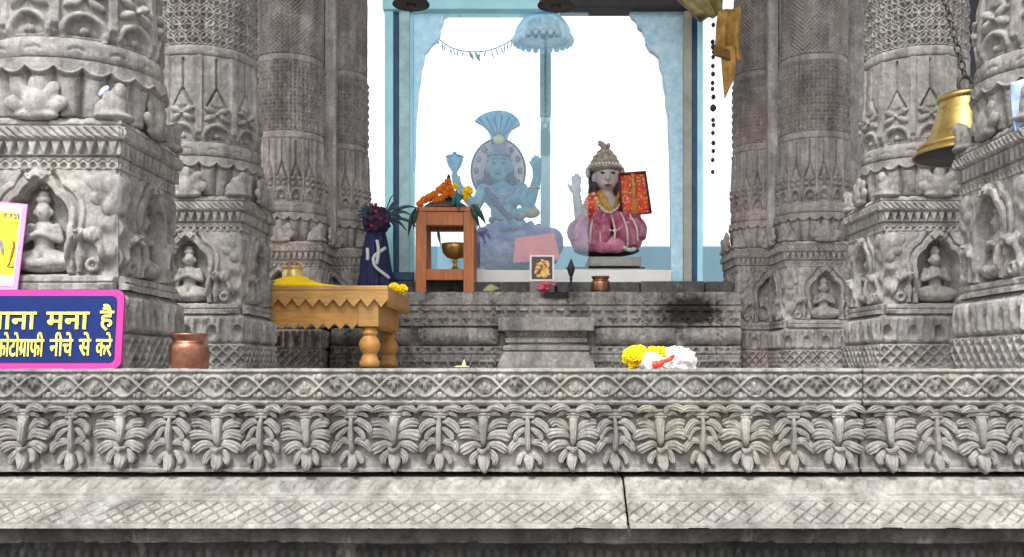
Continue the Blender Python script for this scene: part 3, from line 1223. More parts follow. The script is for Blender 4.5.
# glass pane
gm, gt, gb = nodes('blue_glass')
gt.nodes.remove(gb)
tr = gt.nodes.new('ShaderNodeBsdfTransparent')
tr.inputs[0].default_value = (.95, .99, 1.0, 1)
gl = gt.nodes.new('ShaderNodeBsdfGlossy')
gl.inputs['Roughness'].default_value = .02
gl.inputs['Color'].default_value = (.7, .9, 1, 1)
mx = gt.nodes.new('ShaderNodeMixShader')
mx.inputs[0].default_value = .04
gt.links.new(tr.outputs[0], mx.inputs[1])
gt.links.new(gl.outputs[0], mx.inputs[2])
gt.links.new(mx.outputs[0], gt.nodes['Material Output'].inputs[0])
MB().box(X(414, 7.52), X(588.5, 7.52), 7.52, 7.528, SLT + .002, zl - .002).build('glass_pane', gm, shr, smooth=False)

# low pale blue wall behind
wl = MB().box(-4.2, 5.5, 9.6, 9.8, -1.5, Z(246, 9.6)).build('pale_blue_wall', paint('wall_blue', (.50, .84, 1.0), .7, .15, 1.6), None, smooth=False, bevel=.01)
tag(wl, 'low smooth pale blue wall behind the shrine statues', 'wall')

# ------------------------------------------------------------------ statues
D1 = 8.0
k1 = D1 / 1000
def P1(px, py, dy=0): return Q(px, py, D1) + Vector((0, dy, 0))


M_bmarb = paint('glass_veil_marble', (.17, .36, .42), .3, scale=11, c2=(.05, .13, .24))  # white marble; the glass pane's blue reflection is put into this colour
M_bgrey = paint('lilac_marble', (.34, .24, .38), .4, scale=14, c2=(.04, .10, .24))
s1 = empty('seated_statue', (X(512, D1), D1, SLT), 'blue-tinted seated statue under a fan crest, behind the glass pane', 'statue')
m = MB()
m.ell(P1(499, 166), (11.5 * k1, 12 * k1, 15 * k1))
m.ell(P1(499, 176, -.02), (8 * k1, 9 * k1, 8 * k1))
for s in (-1, 1): m.ell(P1(499 + s * 12, 168), (2.5 * k1, 3 * k1, 6 * k1))
m.ell(P1(499, 169, -.098), (2.2 * k1, 3 * k1, 4.5 * k1))
m.cap(P1(500, 178), P1(501, 186), 6 * k1, 6.5 * k1)
m.ell(P1(503, 197), (19 * k1, 11 * k1, 15 * k1))
m.ell(P1(504, 212), (14 * k1, 10 * k1, 14 * k1))
m.ell(P1(505, 228), (17 * k1, 12 * k1, 12 * k1))
m.cap(P1(521, 189), P1(529, 207, -.04), 7 * k1, 6 * k1)
m.cap(P1(529, 207, -.04), P1(537, 181, -.10), 6 * k1, 4.5 * k1)
m.cap(P1(537, 181, -.10), P1(537, 170, -.11), 4.5 * k1, 5 * k1)
for i, (fx, fy) in enumerate(((532, 161), (535, 159), (538, 159.5), (541, 161.5))):
    m.cap(P1(534.5 + i * 1.7, 168, -.115), P1(fx, fy, -.125), 1.5 * k1, 1.2 * k1)
m.cap(P1(533, 170, -.12), P1(530, 165, -.13), 1.6 * k1, 1.3 * k1)
m.cap(P1(485, 189), P1(475, 208, -.05), 7 * k1, 6 * k1)
m.cap(P1(475, 208, -.05), P1(460, 190, -.12), 5.5 * k1, 4.2 * k1)
m.ell(P1(458, 186, -.125), (4.5 * k1, 4 * k1, 5 * k1))
for i in range(4):
    m.cap(P1(455 + i * 2, 186, -.15), P1(454.5 + i * 2, 180, -.155), 1.5 * k1, 1.2 * k1)
m.cap(P1(519, 196), P1(532, 212, -.10), 6 * k1, 5.5 * k1)
m.cap(P1(532, 212, -.10), P1(516, 217, -.18), 5.5 * k1, 4.5 * k1)
m.build('body', M_bmarb, s1, remesh=.0085, sm=4)
m = MB()
m.cap(P1(496, 238), P1(480, 246, -.15), 16 * k1, 13 * k1)
m.cap(P1(514, 238), P1(550, 243, -.15), 16 * k1, 13 * k1)
m.cap(P1(480, 250, -.17), P1(525, 257, -.27), 12 * k1, 9 * k1)
m.cap(P1(551, 248, -.17), P1(500, 256, -.24), 12 * k1, 9 * k1)
m.ell(P1(512, 262, -.05), (46 * k1, 30 * k1, 10 * k1))
for j in range(9):
    a = -1 + j / 4
    m.ell(P1(514 + a * 33, 227 + 7 * a * a, -.15 + .08 * a * a), (4.2 * k1, 4 * k1, 6 * k1))
m.build('draped_legs', M_bgrey, s1, remesh=.009, sm=3)
m = MB()
n = 44
ol = [(X(498 + 27 * math.cos(2 * math.pi * i / n), D1), Z(169 - 32 * math.sin(2 * math.pi * i / n), D1)) for i in range(n)]
m.extr(ol, D1 + .07, D1 + .11)
m.build('halo', paint('halo_marble', (.66, .44, .40), .4, scale=5, c2=(.26, .28, .36)), s1, smooth=False, bevel=.006)
m = MB()
m.tube([Vector((X(498 + 27 * math.cos(2 * math.pi * i / n), D1), D1 + .075, Z(169 - 32 * math.sin(2 * math.pi * i / n), D1))) for i in range(n + 1)], .0095, 8)
m.build('halo_rim', paint('rim_dark', (.06, .08, .11), .5, .3), s1)
m = MB()
for i in range(14):
    a = 2 * math.pi * i / 14
    m.ell((X(498 + 22 * math.cos(a), D1), D1 + .062, Z(169 - 27 * math.sin(a), D1)), (.022, .016, .026), nu=10, nv=8)
m.build('halo_flowers', M_bgrey, s1)
crest = [(474.5, 121), (479, 117), (485, 113.5), (492, 111.3), (499, 110.5), (506, 111.5), (513, 114.5), (518, 119), (520.5, 124.5), (517, 126.5), (512, 129.5), (508.5, 134), (507, 140), (490.5, 140), (490, 135), (487, 129.5), (482, 125), (477, 122.5)]
M_crest = paint('crest_blue', (.20, .46, .68), .4, scale=10, c2=(.06, .20, .46))
m = MB()
m.extr([(X(a, D1), Z(b, D1)) for a, b in crest], D1 - .02, D1 + .05)
m.build('fan_crest', M_crest, s1, smooth=False, bevel=.008)
m = MB()
for i in range(6):
    a = 479 + i * 7.6
    m.tube([P1(a, 115 + abs(i - 2.5) * 1.6, -.026), P1(495 + i * 1.6, 137, -.026)], [.007, .004], 6)
m.build('crest_ribs', M_bmarb, s1)
m = MB()
m.lathe([(.085, 0), (.098, .012), (.098, .03), (.085, .04), (.088, .055), (.07, .09), (.03, .1)], P1(499, 156) - Vector((0, 0, .01)), 28)
m.build('crown', M_bgrey, s1)
m = MB().ell(P1(499, 141, -.04), (5.5 * k1, .03, 5.5 * k1))
m.build('crest_jewel', paint('pale_gold', (.55, .55, .25), .4, .2), s1)
m = MB()
for s in (-1, 1):
    m.ell(P1(499 + s * 4.6, 165, -.088), (2.3 * k1, .010, 1.1 * k1), nu=10, nv=8)
    m.tube([P1(499 + s * 2, 161.3, -.088), P1(499 + s * 4.8, 160.4, -.089), P1(499 + s * 7.5, 161.6, -.078)], .0045, 6)
m.ell(P1(499, 175.5, -.098), (3.4 * k1, .010, 1.0 * k1), nu=10, nv=8)
m.build('painted_features', M_dkblue, s1)
m = MB()
for j in range(15):
    a = -1 + j / 7
    m.ell(P1(502 + a * 13, 199 - 10 * a * a, -.088 + .03 * a * a), .017, nu=10, nv=8)
m.ell(P1(502, 204, -.10), (.03, .02, .035))
m.build('necklace', M_bgrey, s1)
m = MB()
m.ell(P1(499, 172, .03), (15.5 * k1, 8 * k1, 19 * k1))
for s in (-1, 1): m.ell(P1(499 + s * 13, 186, .0), (6 * k1, 6 * k1, 11 * k1))
m.build('hair', paint('hair_blue_black', (.01, .03, .07), .5, .4), s1, remesh=.009, sm=3)
m = MB()
m.tube([P1(486, 190, -.075), P1(495, 204, -.115), P1(506, 216, -.10), P1(514, 226, -.11)], [.02, .026, .024, .02], 8, seg=14, flat=.5)
m.tube([P1(490, 221, -.07), P1(504, 224, -.115), P1(519, 221, -.07)], .022, 8, seg=14)
m.build('sash', paint('sash_indigo', (.05, .04, .14), .5, .4, 30), s1)
m = MB()
m.ell(P1(531, 215, -.125), (9 * k1, 6 * k1, 5.5 * k1))
m.ell(P1(521, 218, -.16), (6 * k1, 5 * k1, 4.5 * k1))
for px_, py_, dy_ in ((534, 190, -.08), (464, 195, -.11), (475, 206, -.06)):
    m.ell(P1(px_, py_, dy_), (6.3 * k1, 6.3 * k1, 2 * k1))
m.build('gilded_ornaments', paint('dull_gilt', (.36, .27, .12), .4, .4, 20), s1)
m = MB()
m.lathe([(.02, 0), (.028, .02), (.018, .05), (.05, .10), (.068, .15), (.06, .158), (.072, .166), (.072, .176), (.03, .19), (.012, .20), (.01, .21)], P1(456, 182, -.14), 24)
m.build('lotus_cup', M_crest, s1)

# pink cloth over the lap
pk = MB()
g = []
nx_, nz_ = 22, 16
D1p = 7.59
corn = [(515, 238), (554, 233), (561, 260), (513, 263)]
for th in (0, .012):
    for i in range(nz_):
        for j in range(nx_):
            u, v = j / (nx_ - 1), i / (nz_ - 1)
            a = Vector(corn[0]).lerp(Vector(corn[1]), u)
            b = Vector(corn[3]).lerp(Vector(corn[2]), u)
            c = a.lerp(b, v)
            wv = .010 * math.sin(u * 13 + 1.3 * math.sin(v * 4)) * (.3 + v)
            g.append(Q(c.x, c.y, D1p) + Vector((0, wv + th - .02 * v, 0)))
N = nx_ * nz_
fs = []
for i in range(nz_ - 1):
    for j in range(nx_ - 1):
        a = i * nx_ + j
        fs.append((a, a + nx_, a + nx_ + 1, a + 1))
        fs.append((N + a, N + a + 1, N + a + nx_ + 1, N + a + nx_))
for j in range(nx_ - 1):
    fs.append((j, j + 1, N + j + 1, N + j))
    a = (nz_ - 1) * nx_ + j
    fs.append((a + 1, a, N + a, N + a + 1))
for i in range(nz_ - 1):
    a = i * nx_
    fs.append((a + nx_, a, N + a, N + a + nx_))
    a = i * nx_ + nx_ - 1
    fs.append((a, a + nx_, N + a + nx_, N + a))
pk.add(g, fs)
tag(pk.build('pink_cloth', paint('pink_cloth', (.80, .22, .22), .9, .2, 6), None), 'plain pink cloth hung over the lap of the blue statue', 'cloth')

# right statue
D2 = 7.95
k2 = D2 / 1000
def P2(px, py, dy=0): return Q(px, py, D2) + Vector((0, dy, 0))


SL2 = Z(255, D2)
sb = empty('stone_pedestal', (X(615, D2), D2, SLT), 'grey layered stone pedestal under the red draped statue', 'pedestal')
MB().box(X(589, D2 - .3), X(641, D2 - .3), D2 - .30, D2 + .25, Z(266, D2 - .3), Z(256.5, D2 - .3)).build('top_slab', paint('grey_slab', (.33, .32, .31), .6, .4, 10), sb, smooth=False, bevel=.006)
MB().box(X(566, D2 - .31), X(646, D2 - .31), D2 - .25, D2 + .28, Z(268.5, D2 - .3), Z(266.2, D2 - .3)).build('middle_slab', M_dark, sb, smooth=False, bevel=.004)
MB().box(X(560, D2 - .33), X(656, D2 - .33), D2 - .31, D2 + .3, SLT + .002, Z(268.7, D2 - .3)).build('bottom_slab', paint('grey_slab_pale', (.5, .5, .49), .6, .3, 10), sb, smooth=False, bevel=.006)

s2 = empty('seated_statue', (X(607, D2), D2, SL2), 'seated statue with grey crown, red bodice and magenta draped legs, half outside the glass', 'statue')
M_skin = paint('stone_skin', (.56, .51, .49), .4, .3, 18)
M_mag = paint('magenta_drape', (.34, .04, .12), .5, scale=12, c2=(.55, .25, .33))
M_pink = paint('pink_drape', (.46, .16, .23), .35, scale=12, c2=(.20, .015, .07))
m = MB()
m.ell(P2(607, 175), (13 * k2, 13 * k2, 16 * k2))
m.ell(P2(607, 184, -.025), (9 * k2, 9 * k2, 8 * k2))
for s in (-1, 1): m.ell(P2(607 + s * 13, 178), (2.6 * k2, 3 * k2, 6 * k2))
m.ell(P2(607, 179.5, -.108), (2.4 * k2, 3.2 * k2, 4.4 * k2))
m.ell(P2(607, 176, -.10), (1.6 * k2, 2.6 * k2, 4 * k2))
m.ell(P2(607, 187, -.098), (3.6 * k2, 2 * k2, 1.8 * k2))
m.cap(P2(607, 188), P2(607, 197), 6.5 * k2, 7 * k2)
m.ell(P2(607, 208), (17 * k2, 11 * k2, 14 * k2))
m.ell(P2(607, 222), (14 * k2, 10 * k2, 14 * k2))
m.cap(P2(591, 202), P2(580, 222, -.05), 6.5 * k2, 5.5 * k2)
m.cap(P2(580, 222, -.05), P2(576, 199, -.12), 5.5 * k2, 4.2 * k2)
m.ell(P2(575.5, 193, -.13), (5 * k2, 3 * k2, 6 * k2))
for i, (fx, fy) in enumerate(((571.5, 180), (574.5, 177), (577.5, 177.5), (580, 180.5))):
    m.cap(P2(572.5 + i * 2, 189, -.13), P2(fx, fy, -.14), 1.45 * k2, 1.15 * k2)
m.cap(P2(571, 194, -.14), P2(567.5, 188, -.15), 1.6 * k2, 1.3 * k2)
m.cap(P2(623, 202), P2(635, 218, -.06), 6.5 * k2, 5.5 * k2)
m.cap(P2(635, 218, -.06), P2(628, 207, -.17), 5.5 * k2, 4.2 * k2)
m.ell(P2(627, 204, -.18), (4.6 * k2, 3.6 * k2, 5 * k2))
for i in range(4):
    m.cap(P2(624.5 + i * 2, 203, -.20), P2(625 + i * 2, 197.5, -.185), 1.5 * k2, 1.2 * k2)
m.build('body', M_skin, s2, remesh=.0085, sm=3)
m = MB()
m.cap(P2(598, 234, -.02), P2(580, 235, -.16), 16 * k2, 14 * k2)
m.cap(P2(616, 234, -.02), P2(628, 233, -.17), 17 * k2, 15 * k2)
m.cap(P2(580, 243, -.18), P2(615, 249, -.26), 11 * k2, 8 * k2)
m.cap(P2(629, 243, -.19), P2(600, 249, -.25), 11 * k2, 8 * k2)
m.build('draped_legs', M_mag, s2, remesh=.009, sm=3)
m = MB()
for (a, b, c, dd) in ((598, 216, 592, 250), (606, 219, 603, 252), (613, 217, 618, 252), (622, 216, 630, 249), (630, 219, 638, 243), (583, 219, 575, 245)):
    mid = ((a + c) / 2 + (3 if a > 606 else -3), (b + dd) / 2)
    m.tube([P2(a, b, -.20), P2(mid[0], mid[1], -.285 + .0011 * (mid[0] - 607) ** 2 * .08), P2(c, dd, -.25)], [4.5 * k2, 7.4 * k2, 4.5 * k2], 12, seg=10)
m.build('drape_folds', M_pink, s2, remesh=.008, sm=2)
m = MB()
for (a, b, c, dd) in ((593, 218, 588, 249), (602, 219, 598, 252), (609, 219, 610, 253), (618, 217, 624, 251), (626, 218, 634, 246)):
    mid = ((a + c) / 2 + (2 if a > 606 else -2), (b + dd) / 2)
    m.tube([P2(a, b, -.235), P2(mid[0], mid[1], -.318), P2(c, dd, -.285)], [.008, .010, .008], 6, seg=10)
m.build('drape_trim', paint('pale_trim', (.72, .52, .50), .4, .3, 40), s2)
m = MB()
m.ell(P2(606, 251, -.04), (33 * k2, 28 * k2, 6.5 * k2))
m.build('seat_cushion', paint('cushion_dark', (.10, .03, .05), .7, .5, 20), s2)
# red bodice and yellow sash
cm, ct, cb = nodes('red_gold_cloth')
vo = ct.nodes.new('ShaderNodeTexVoronoi')
vo.inputs['Scale'].default_value = 44
g_ = ct.nodes.new('ShaderNodeNewGeometry')
ct.links.new(g_.outputs['Position'], vo.inputs['Vector'])
c_ = mixc(ct, ramp(ct, nz(ct, 18, 4), .4, .65), (.74, .06, .015), (.40, .015, .02))
c_ = mixc(ct, ramp(ct, vo.outputs['Distance'], .30, .42, (1, 1, 1, 1), (0, 0, 0, 1)), c_, (.68, .34, .05))
ct.links.new(c_, cb.inputs['Base Color'])
cb.inputs['Roughness'].default_value = .6
M_red = paint('red_cloth', (.62, .05, .03), .75, scale=30, c2=(.32, .02, .03))
M_yel = paint('gold_sash', (.62, .36, .06), .6, scale=28, c2=(.28, .12, .03))
m = MB()
m.ell(P2(596, 207, -.04), (13 * k2, 10 * k2, 15 * k2))
m.ell(P2(620, 209, -.03), (8 * k2, 9 * k2, 14 * k2))
m.ell(P2(607, 226, -.02), (17 * k2, 12.5 * k2, 9 * k2))
m.build('bodice', cm, s2, remesh=.008, sm=4)
m = MB()
m.tube([P2(598, 194, -.10), P2(603, 206, -.135), P2(610, 220, -.14), P2(611, 231, -.15)], [.028, .036, .034, .03], 10, seg=14, flat=.5)
m.tube([P2(618, 194, -.09), P2(615, 206, -.125), P2(611, 219, -.135)], [.022, .026, .022], 10, seg=12, flat=.5)
m.build('sash', M_yel, s2)
m = MB()
for j in range(17):
    a = -1 + j / 8
    m.ell(P2(608 + a * 15, 216 - 20 * a * a, -.155 + .07 * a * a), .015, nu=8, nv=6)
for j in range(13):
    a = -1 + j / 6
    m.ell(P2(610 + a * 17, 236 - 12 * a * a, -.32 + .05 * a * a), .010, nu=8, nv=6)
m.build('bead_necklace', paint('cream_beads', (.7, .62, .5), .4, .2), s2)
m = MB()
m.ell(P2(607, 180, .035), (19 * k2, 9 * k2, 21 * k2))
m.ell(P2(594, 192, .02), (6 * k2, 7 * k2, 12 * k2))
m.ell(P2(621, 192, .02), (6 * k2, 7 * k2, 12 * k2))
m.build('hair', paint('dark_hair', (.05, .025, .03), .6, .4), s2, remesh=.009, sm=3)
m = MB()
m.lathe([(.118, -.03), (.146, -.012), (.150, .0), (.138, .008), (.124, .014), (.124, .030), (.112, .036), (.116, .046), (.108, .062), (.094, .080), (.099, .086), (.094, .094), (.078, .106), (.062, .122), (.066, .128), (.058, .136), (.040, .148), (.030, .160), (.036, .168), (.028, .178), (.010, .184)], P2(605, 168, .01), 64, fold=lambda a, z: 1 + (.012 * math.cos(a * 12) if z > .036 else .006 * math.cos(a * 20)))
m.tube([P2(605, 147, .01), P2(602, 144.5, 0), P2(599.5, 143, -.01), P2(599, 146, -.02)], [.026, .024, .018, .008], 8, seg=10)
m.tube([P2(606, 148, .01), P2(608.5, 146, 0), P2(608, 143.5, -.01)], [.022, .018, .008], 8, seg=8)
for s_ in (-1, 1):
    m.ell(P2(605 + s_ * 17, 173, -.01), (.022, .03, .045))
m.ell(P2(605, 161.5, -.115), (.028, .016, .036))
m.build('crown', paint('grey_crown', (.52, .44, .34), .4, scale=34, c2=(.20, .16, .13), metal=.2), s2)
m = MB()
for j in range(11):
    a = (j - 5) / 5
    m.ell(P2(605 + a * 16, 166, -.128 + .12 * a * a), .011, nu=8, nv=6)
m.build('crown_beads', M_white, s2)
m = MB()
for s in (-1, 1):
    m.ell(P2(607 + s * 5, 175, -.096), (2.4 * k2, .010, 1.1 * k2), nu=10, nv=8)
    m.tube([P2(607 + s * 2, 171.3, -.096), P2(607 + s * 5, 170.3, -.096), P2(607 + s * 8.5, 172, -.082)], .0045, 6)
m.build('painted_eyes', paint('eye_black', (.02, .018, .02), .4, .2), s2)
MB().ell(P2(607, 187.2, -.110), (3.2 * k2, .009, 1.1 * k2), nu=10, nv=8).build('lips', paint('lip_red', (.32, .07, .07), .5, .2), s2)
m = MB()
for j in range(9):
    m.ell(P2(612 + j * 2.2, 252.5 - math.sin(j * .7) * 1.6, -.29 + .01 * (j % 2)), (.022, .02, .016), nu=8, nv=6)
fl = m.build('garland_scrap', paint('pale_green', (.45, .6, .5), .7, .3, 30), None)
tag(fl, 'white and green flower scrap lying at the feet of the red draped statue', 'flowers')

# red and gold cloth held out
rcl = empty('red_cloth', Q(634, 216, D2 - .2), 'square red cloth with gold pattern held beside the crowned statue', 'cloth')
corn = [(619, 174), (645, 171.5), (651, 213), (622, 216)]


def cloth_panel(corn, d, th, amp, fr, name, m, parent, nx_=26, nz_=18, ph=0, dslope=0):
    g, fs = [], []
    for t_ in (0, th):
        for i in range(nz_):
            for j in range(nx_):
                u, v = j / (nx_ - 1), i / (nz_ - 1)
                a = Vector(corn[0]).lerp(Vector(corn[1]), u)
                b = Vector(corn[3]).lerp(Vector(corn[2]), u)
                c = a.lerp(b, v)
                wv = amp * math.sin(u * fr + ph + 1.2 * math.sin(v * 3.1)) * (.4 + .6 * v) + amp * .5 * math.sin(v * fr * .6 + u * 3)
                g.append(Q(c.x, c.y, d) + Vector((0, wv + t_ + dslope * u, 0)))
    N = nx_ * nz_
    for i in range(nz_ - 1):
        for j in range(nx_ - 1):
            a = i * nx_ + j
            fs += [(a, a + nx_, a + nx_ + 1, a + 1), (N + a, N + a + 1, N + a + nx_ + 1, N + a + nx_)]
    for j in range(nx_ - 1):
        fs.append((j, j + 1, N + j + 1, N + j))
        a = (nz_ - 1) * nx_ + j
        fs.append((a + 1, a, N + a, N + a + 1))
    for i in range(nz_ - 1):
        a = i * nx_
        fs.append((a + nx_, a, N + a, N + a + nx_))
        a += nx_ - 1
        fs.append((a, a + nx_, N + a + nx_, N + a))
    return MB().add(g, fs).build(name, m, parent)


cloth_panel(corn, D2 - .2, .03, .012, 9, 'panel', cm, rcl)
m = MB()
m.tube([Q(a, b, D2 - .21) for a, b in ((619, 174), (645, 171.5), (651, 213), (622, 216), (619, 174))], .010, 6)
m.build('border', paint('cloth_border', (.10, .03, .03), .7, .4), rcl)
cloth_panel([(631, 173), (633.5, 173), (637, 215), (633, 215)], D2 - .222, .006, .008, 9, 'gold_stripe', M_yel, rcl, 6, 18)

# ------------------------------------------------------------------ shrine hangings
cha = empty('parasol', (X(543, 7.7), 7.7, Z(12, 7.7)), 'small pale blue parasol with scalloped hem hung under the shrine lintel', 'parasol')
kk = 7.7 / 1000
m = MB()
pr = []
for i in range(13):
    a = i / 12 * math.pi / 2
    pr.append((28.5 * kk * math.cos(a) + .003, 28 * kk * math.sin(a)))
m.lathe(pr, Q(543, 40, 7.7), 48, fold=lambda a, z: 1 + .012 * math.cos(a * 12))
m.build('canopy', M_bracket, cha)
m = MB()
for i in range(24):
    a = 2 * math.pi * i / 24
    c = Q(543, 41, 7.7) + Vector((28.3 * kk * math.cos(a), 28.3 * kk * math.sin(a), 0))
    m.ell(c, (.024, .024, .028), nu=10, nv=8)
m.build('scalloped_hem', M_bracket, cha)
m = MB().tube([Q(543, 14, 7.7), Q(543, 8, 7.7)], .012, 8)
m.build('hanger', M_dkblue, cha)

gar = empty('leaf_garland', (X(480, 7.7), 7.7, Z(58, 7.7)), 'thin string of dark drooping leaves strung across the glass', 'garland')
gp = bez([Q(437, 38, 7.7), Q(455, 49, 7.7), Q(482, 51.5, 7.7), Q(505, 44, 7.7), Q(521, 32, 7.7)], 40)
m = MB().tube(gp, .004, 6)
m.build('string', M_dkblue, gar)
m = MB()
M_gleaf = paint('dry_leaf_green', (.12, .22, .20), .6, .4, 20)
for i in range(1, 38, 2):
    p = gp[i]
    L = random.uniform(.045, .085)
    an = random.uniform(-.5, .5)
    e_ = p + Vector((math.sin(an) * L, random.uniform(-.01, .01), -math.cos(an) * L))
    m.tube([p, p.lerp(e_, .5), e_], [.004, .014, .003], 6, flat=.4)
m.build('leaves', M_gleaf, gar)

bs = empty('bead_string', (X(713, 7.3), 7.3, Z(175, 7.3)), 'vertical string of dark beads hanging against the white sky', 'bead string')
M_bead = paint('bead_dark', (.02, .015, .03), .4, .3)
for y_, r_ in zip((25, 42, 47, 52, 57, 66, 74, 83, 89, 97, 108, 120, 125, 133, 143, 151, 160, 172), (2, 2.2, 2.6, 1.8, 2, 2, 2.2, 2, 2, 2.3, 3.2, 2, 2, 2, 2.2, 2, 2, 2)):
    MB().ell(Q(713 + random.uniform(-.5, .5), y_, 7.3), (r_ * .0073, r_ * .0073, r_ * .0082), nu=12, nv=8).build('bead', M_bead, bs)
MB().tube([Q(713, -20, 7.3), Q(713, 100, 7.3), Q(713, 174, 7.3)], .0022, 5).build('thread', paint('thread_grey', (.3, .3, .3), .8, .2), bs)

M_gold = paint('gold_cloth', (.50, .30, .07), .6, scale=14, c2=(.22, .11, .02))
M_gold2 = paint('olive_gold_cloth', (.36, .30, .11), .45, scale=14, c2=(.15, .12, .05))
gcl = empty('gold_cloth', Q(728, 95, 6.98), 'folded gold cloth hanging from the right pier in a pointed tail', 'cloth')
cloth_panel([(719, 10), (741, 6), (741, 62), (715, 52)], 6.98, .03, .035, 11, 'fold', M_gold, gcl, ph=1)
cloth_panel([(721, 44), (735, 46), (737, 72), (725, 99)], 6.96, .02, .014, 7, 'tail', M_gold, gcl, 14, 18)
cloth_panel([(716, 46), (729, 50), (731, 60), (714, 54)], 6.94, .03, .01, 6, 'knot_flap', paint('dark_gold_cloth', (.20, .10, .02), .7, .4), gcl, 12, 8)
gc2 = empty('olive_cloth', Q(700, 18, 7.2), 'olive gold cloth swag gathered at the top right of the shrine', 'cloth')
cloth_panel([(668, -14), (724, -14), (722, 12), (700, 19)], 7.2, .05, .03, 11, 'swag', M_gold2, gc2)
cloth_panel([(676, -10), (700, -10), (716, 14), (694, 15)], 7.15, .04, .02, 7, 'swag_fold', M_gold2, gc2, ph=2)


# ------------------------------------------------------------------ bells
def link_chain(mb, a, b, r=.011, th=.0042):
    a, b = Vector(a), Vector(b)
    n = int((b - a).length / (r * 2.6))
    ax = (b - a).normalized()
    s0 = ax.cross(Vector((0, 1, 0))).normalized()
    s1_ = ax.cross(s0)
    for i in range(n):
        c = a.lerp(b, (i + .5) / n)
        sd_ = s0 if i % 2 else s1_
        mb.tube([c + ax * r * 1.6 * math.sin(q_) + sd_ * r * math.cos(q_) for q_ in [2 * math.pi * k / 12 for k in range(13)]], th, 6)


def bell(loc, Rr, Hh, label, m, chain_to, tilt=0, cm_=None, link_r=.011, tx=0):
    e = empty('temple_bell', loc, label, 'bell', 'bells hanging from the ceiling')
    M = Matrix.Rotation(tilt, 4, 'Y') @ Matrix.Rotation(tx, 4, 'X')
    prof = [(.93, .035), (.97, .0), (1.0, .0), (1.0, .03), (.92, .08), (.79, .18), (.68, .33), (.59, .52), (.53, .70), (.49, .84), (.455, .92), (.38, .985), (.12, 1.0), (.10, 1.04)]
    inner = [(.02, .9), (.38, .86), (.50, .55), (.62, .3), (.80, .1)]
    b = MB()
    b.lathe([(r * Rr, z * Hh) for r, z in [(.90, .05)] + prof], loc, 48, M=M.to_3x3())
    b.build('bell_body', m, e)
    b = MB()
    b.lathe([(r * Rr, z * Hh) for r, z in ((.955, .006), (.88, .08), (.76, .18), (.65, .33), (.56, .52), (.50, .70), (.45, .85), (.2, .93), (.02, .94))], loc, 48, M=M.to_3x3())
    b.build('bell_inner_shade', M_dark, e)  # near-black lining: the shade inside the bell is put into its colour
    rr = MB()
    for zz, rad in ((.14, .85), (.90, .475)):
        c = Vector(loc)
        rr.tube([c + M.to_3x3() @ Vector((rad * Rr * math.cos(a), rad * Rr * math.sin(a), zz * Hh)) for a in [2 * math.pi * i / 40 for i in range(41)]], .012 * Rr / .2, 6)
    rr.build('bead_ring', m, e)
    cl = MB()
    top = Vector(loc) + M.to_3x3() @ Vector((0, 0, Hh * .8))
    bot = Vector(loc) + Vector((0, 0, -.02 * Hh))
    cl.tube([top, bot], .008, 8).ell(bot, (.03, .03, .035))
    cl.build('clapper', M_dark, e)
    ch = MB()
    a = Vector(loc) + M.to_3x3() @ Vector((0, 0, Hh * 1.03))
    ch.tube([a + Vector((.03 * math.cos(q_), 0, .03 + .035 * math.sin(q_))) for q_ in [2 * math.pi * k / 16 for k in range(17)]], .009, 8)
    link_chain(ch, a + Vector((0, 0, .06)), chain_to, link_r)
    ch.build('chain', cm_ or M_dark, e)
    return e


bm_, bt, bb = nodes('old_brass')
c_ = mixc(bt, ramp(bt, nz(bt, 7, 6, .65), .35, .65), (.55, .40, .14), (.36, .25, .08))
c_ = mixc(bt, ramp(bt, nz(bt, 16, 6, .7), .58, .72), c_, (.10, .07, .04))
bt.links.new(c_, bb.inputs['Base Color'])
bb.inputs['Metallic'].default_value = .85
bb.inputs['Roughness'].default_value = .38
bump(bt, bb, nz(bt, 60, 5), .15, .003)
M_iron = paint('chain_iron', (.10, .09, .08), .5, .4, metal=.6)
M_dbell = paint('dark_bronze', (.05, .04, .04), .45, .4, metal=.5)
DB2 = 4.5
bl = Q(966, 156, DB2)
bell(bl, 51 * DB2 / 1000, 64 * DB2 / 1000, 'large yellow brass bell on an iron chain beside the right pillars', bm_, Q(943.5, 4, DB2) + (Q(943.5, 4, DB2) - Q(961, 84, DB2)) * .9, 0, M_iron, .014, R(-2))
for px, py, lab in ((411, 5, 'dark bronze bell above the left shrine post, only its mouth in view'), (556, 6, 'dark bronze bell above the glass pane, with clapper showing')):
    p = Q(px, py, 5.6)
    bell(p, 18.5 * .0056, .22, lab, M_dbell, (p.x, p.y, 4.99), 0, M_dbell)

# ------------------------------------------------------------------ low yellow table
TD = 5.75
kt = TD / 1000
tx1 = X(388, TD)
tx0 = X(196, TD)
ty0, ty1 = TD, TD + .98
zt1 = Z(285.5, TD)
M_tw = wood('yellow_wood', (.52, .27, .07), (.40, .18, .035))
M_tw2 = wood('pale_wood', (.50, .28, .08), (.33, .165, .042))
tab = empty('low_table', ((tx0 + tx1) / 2, (ty0 + ty1) / 2, 0), 'low yellow wooden table with zigzag apron and turned legs', 'table')
MB().box(tx0, tx1, ty0, ty1, zt1 - .028, zt1).build('tabletop', M_tw2, tab, smooth=False, bevel=.006)


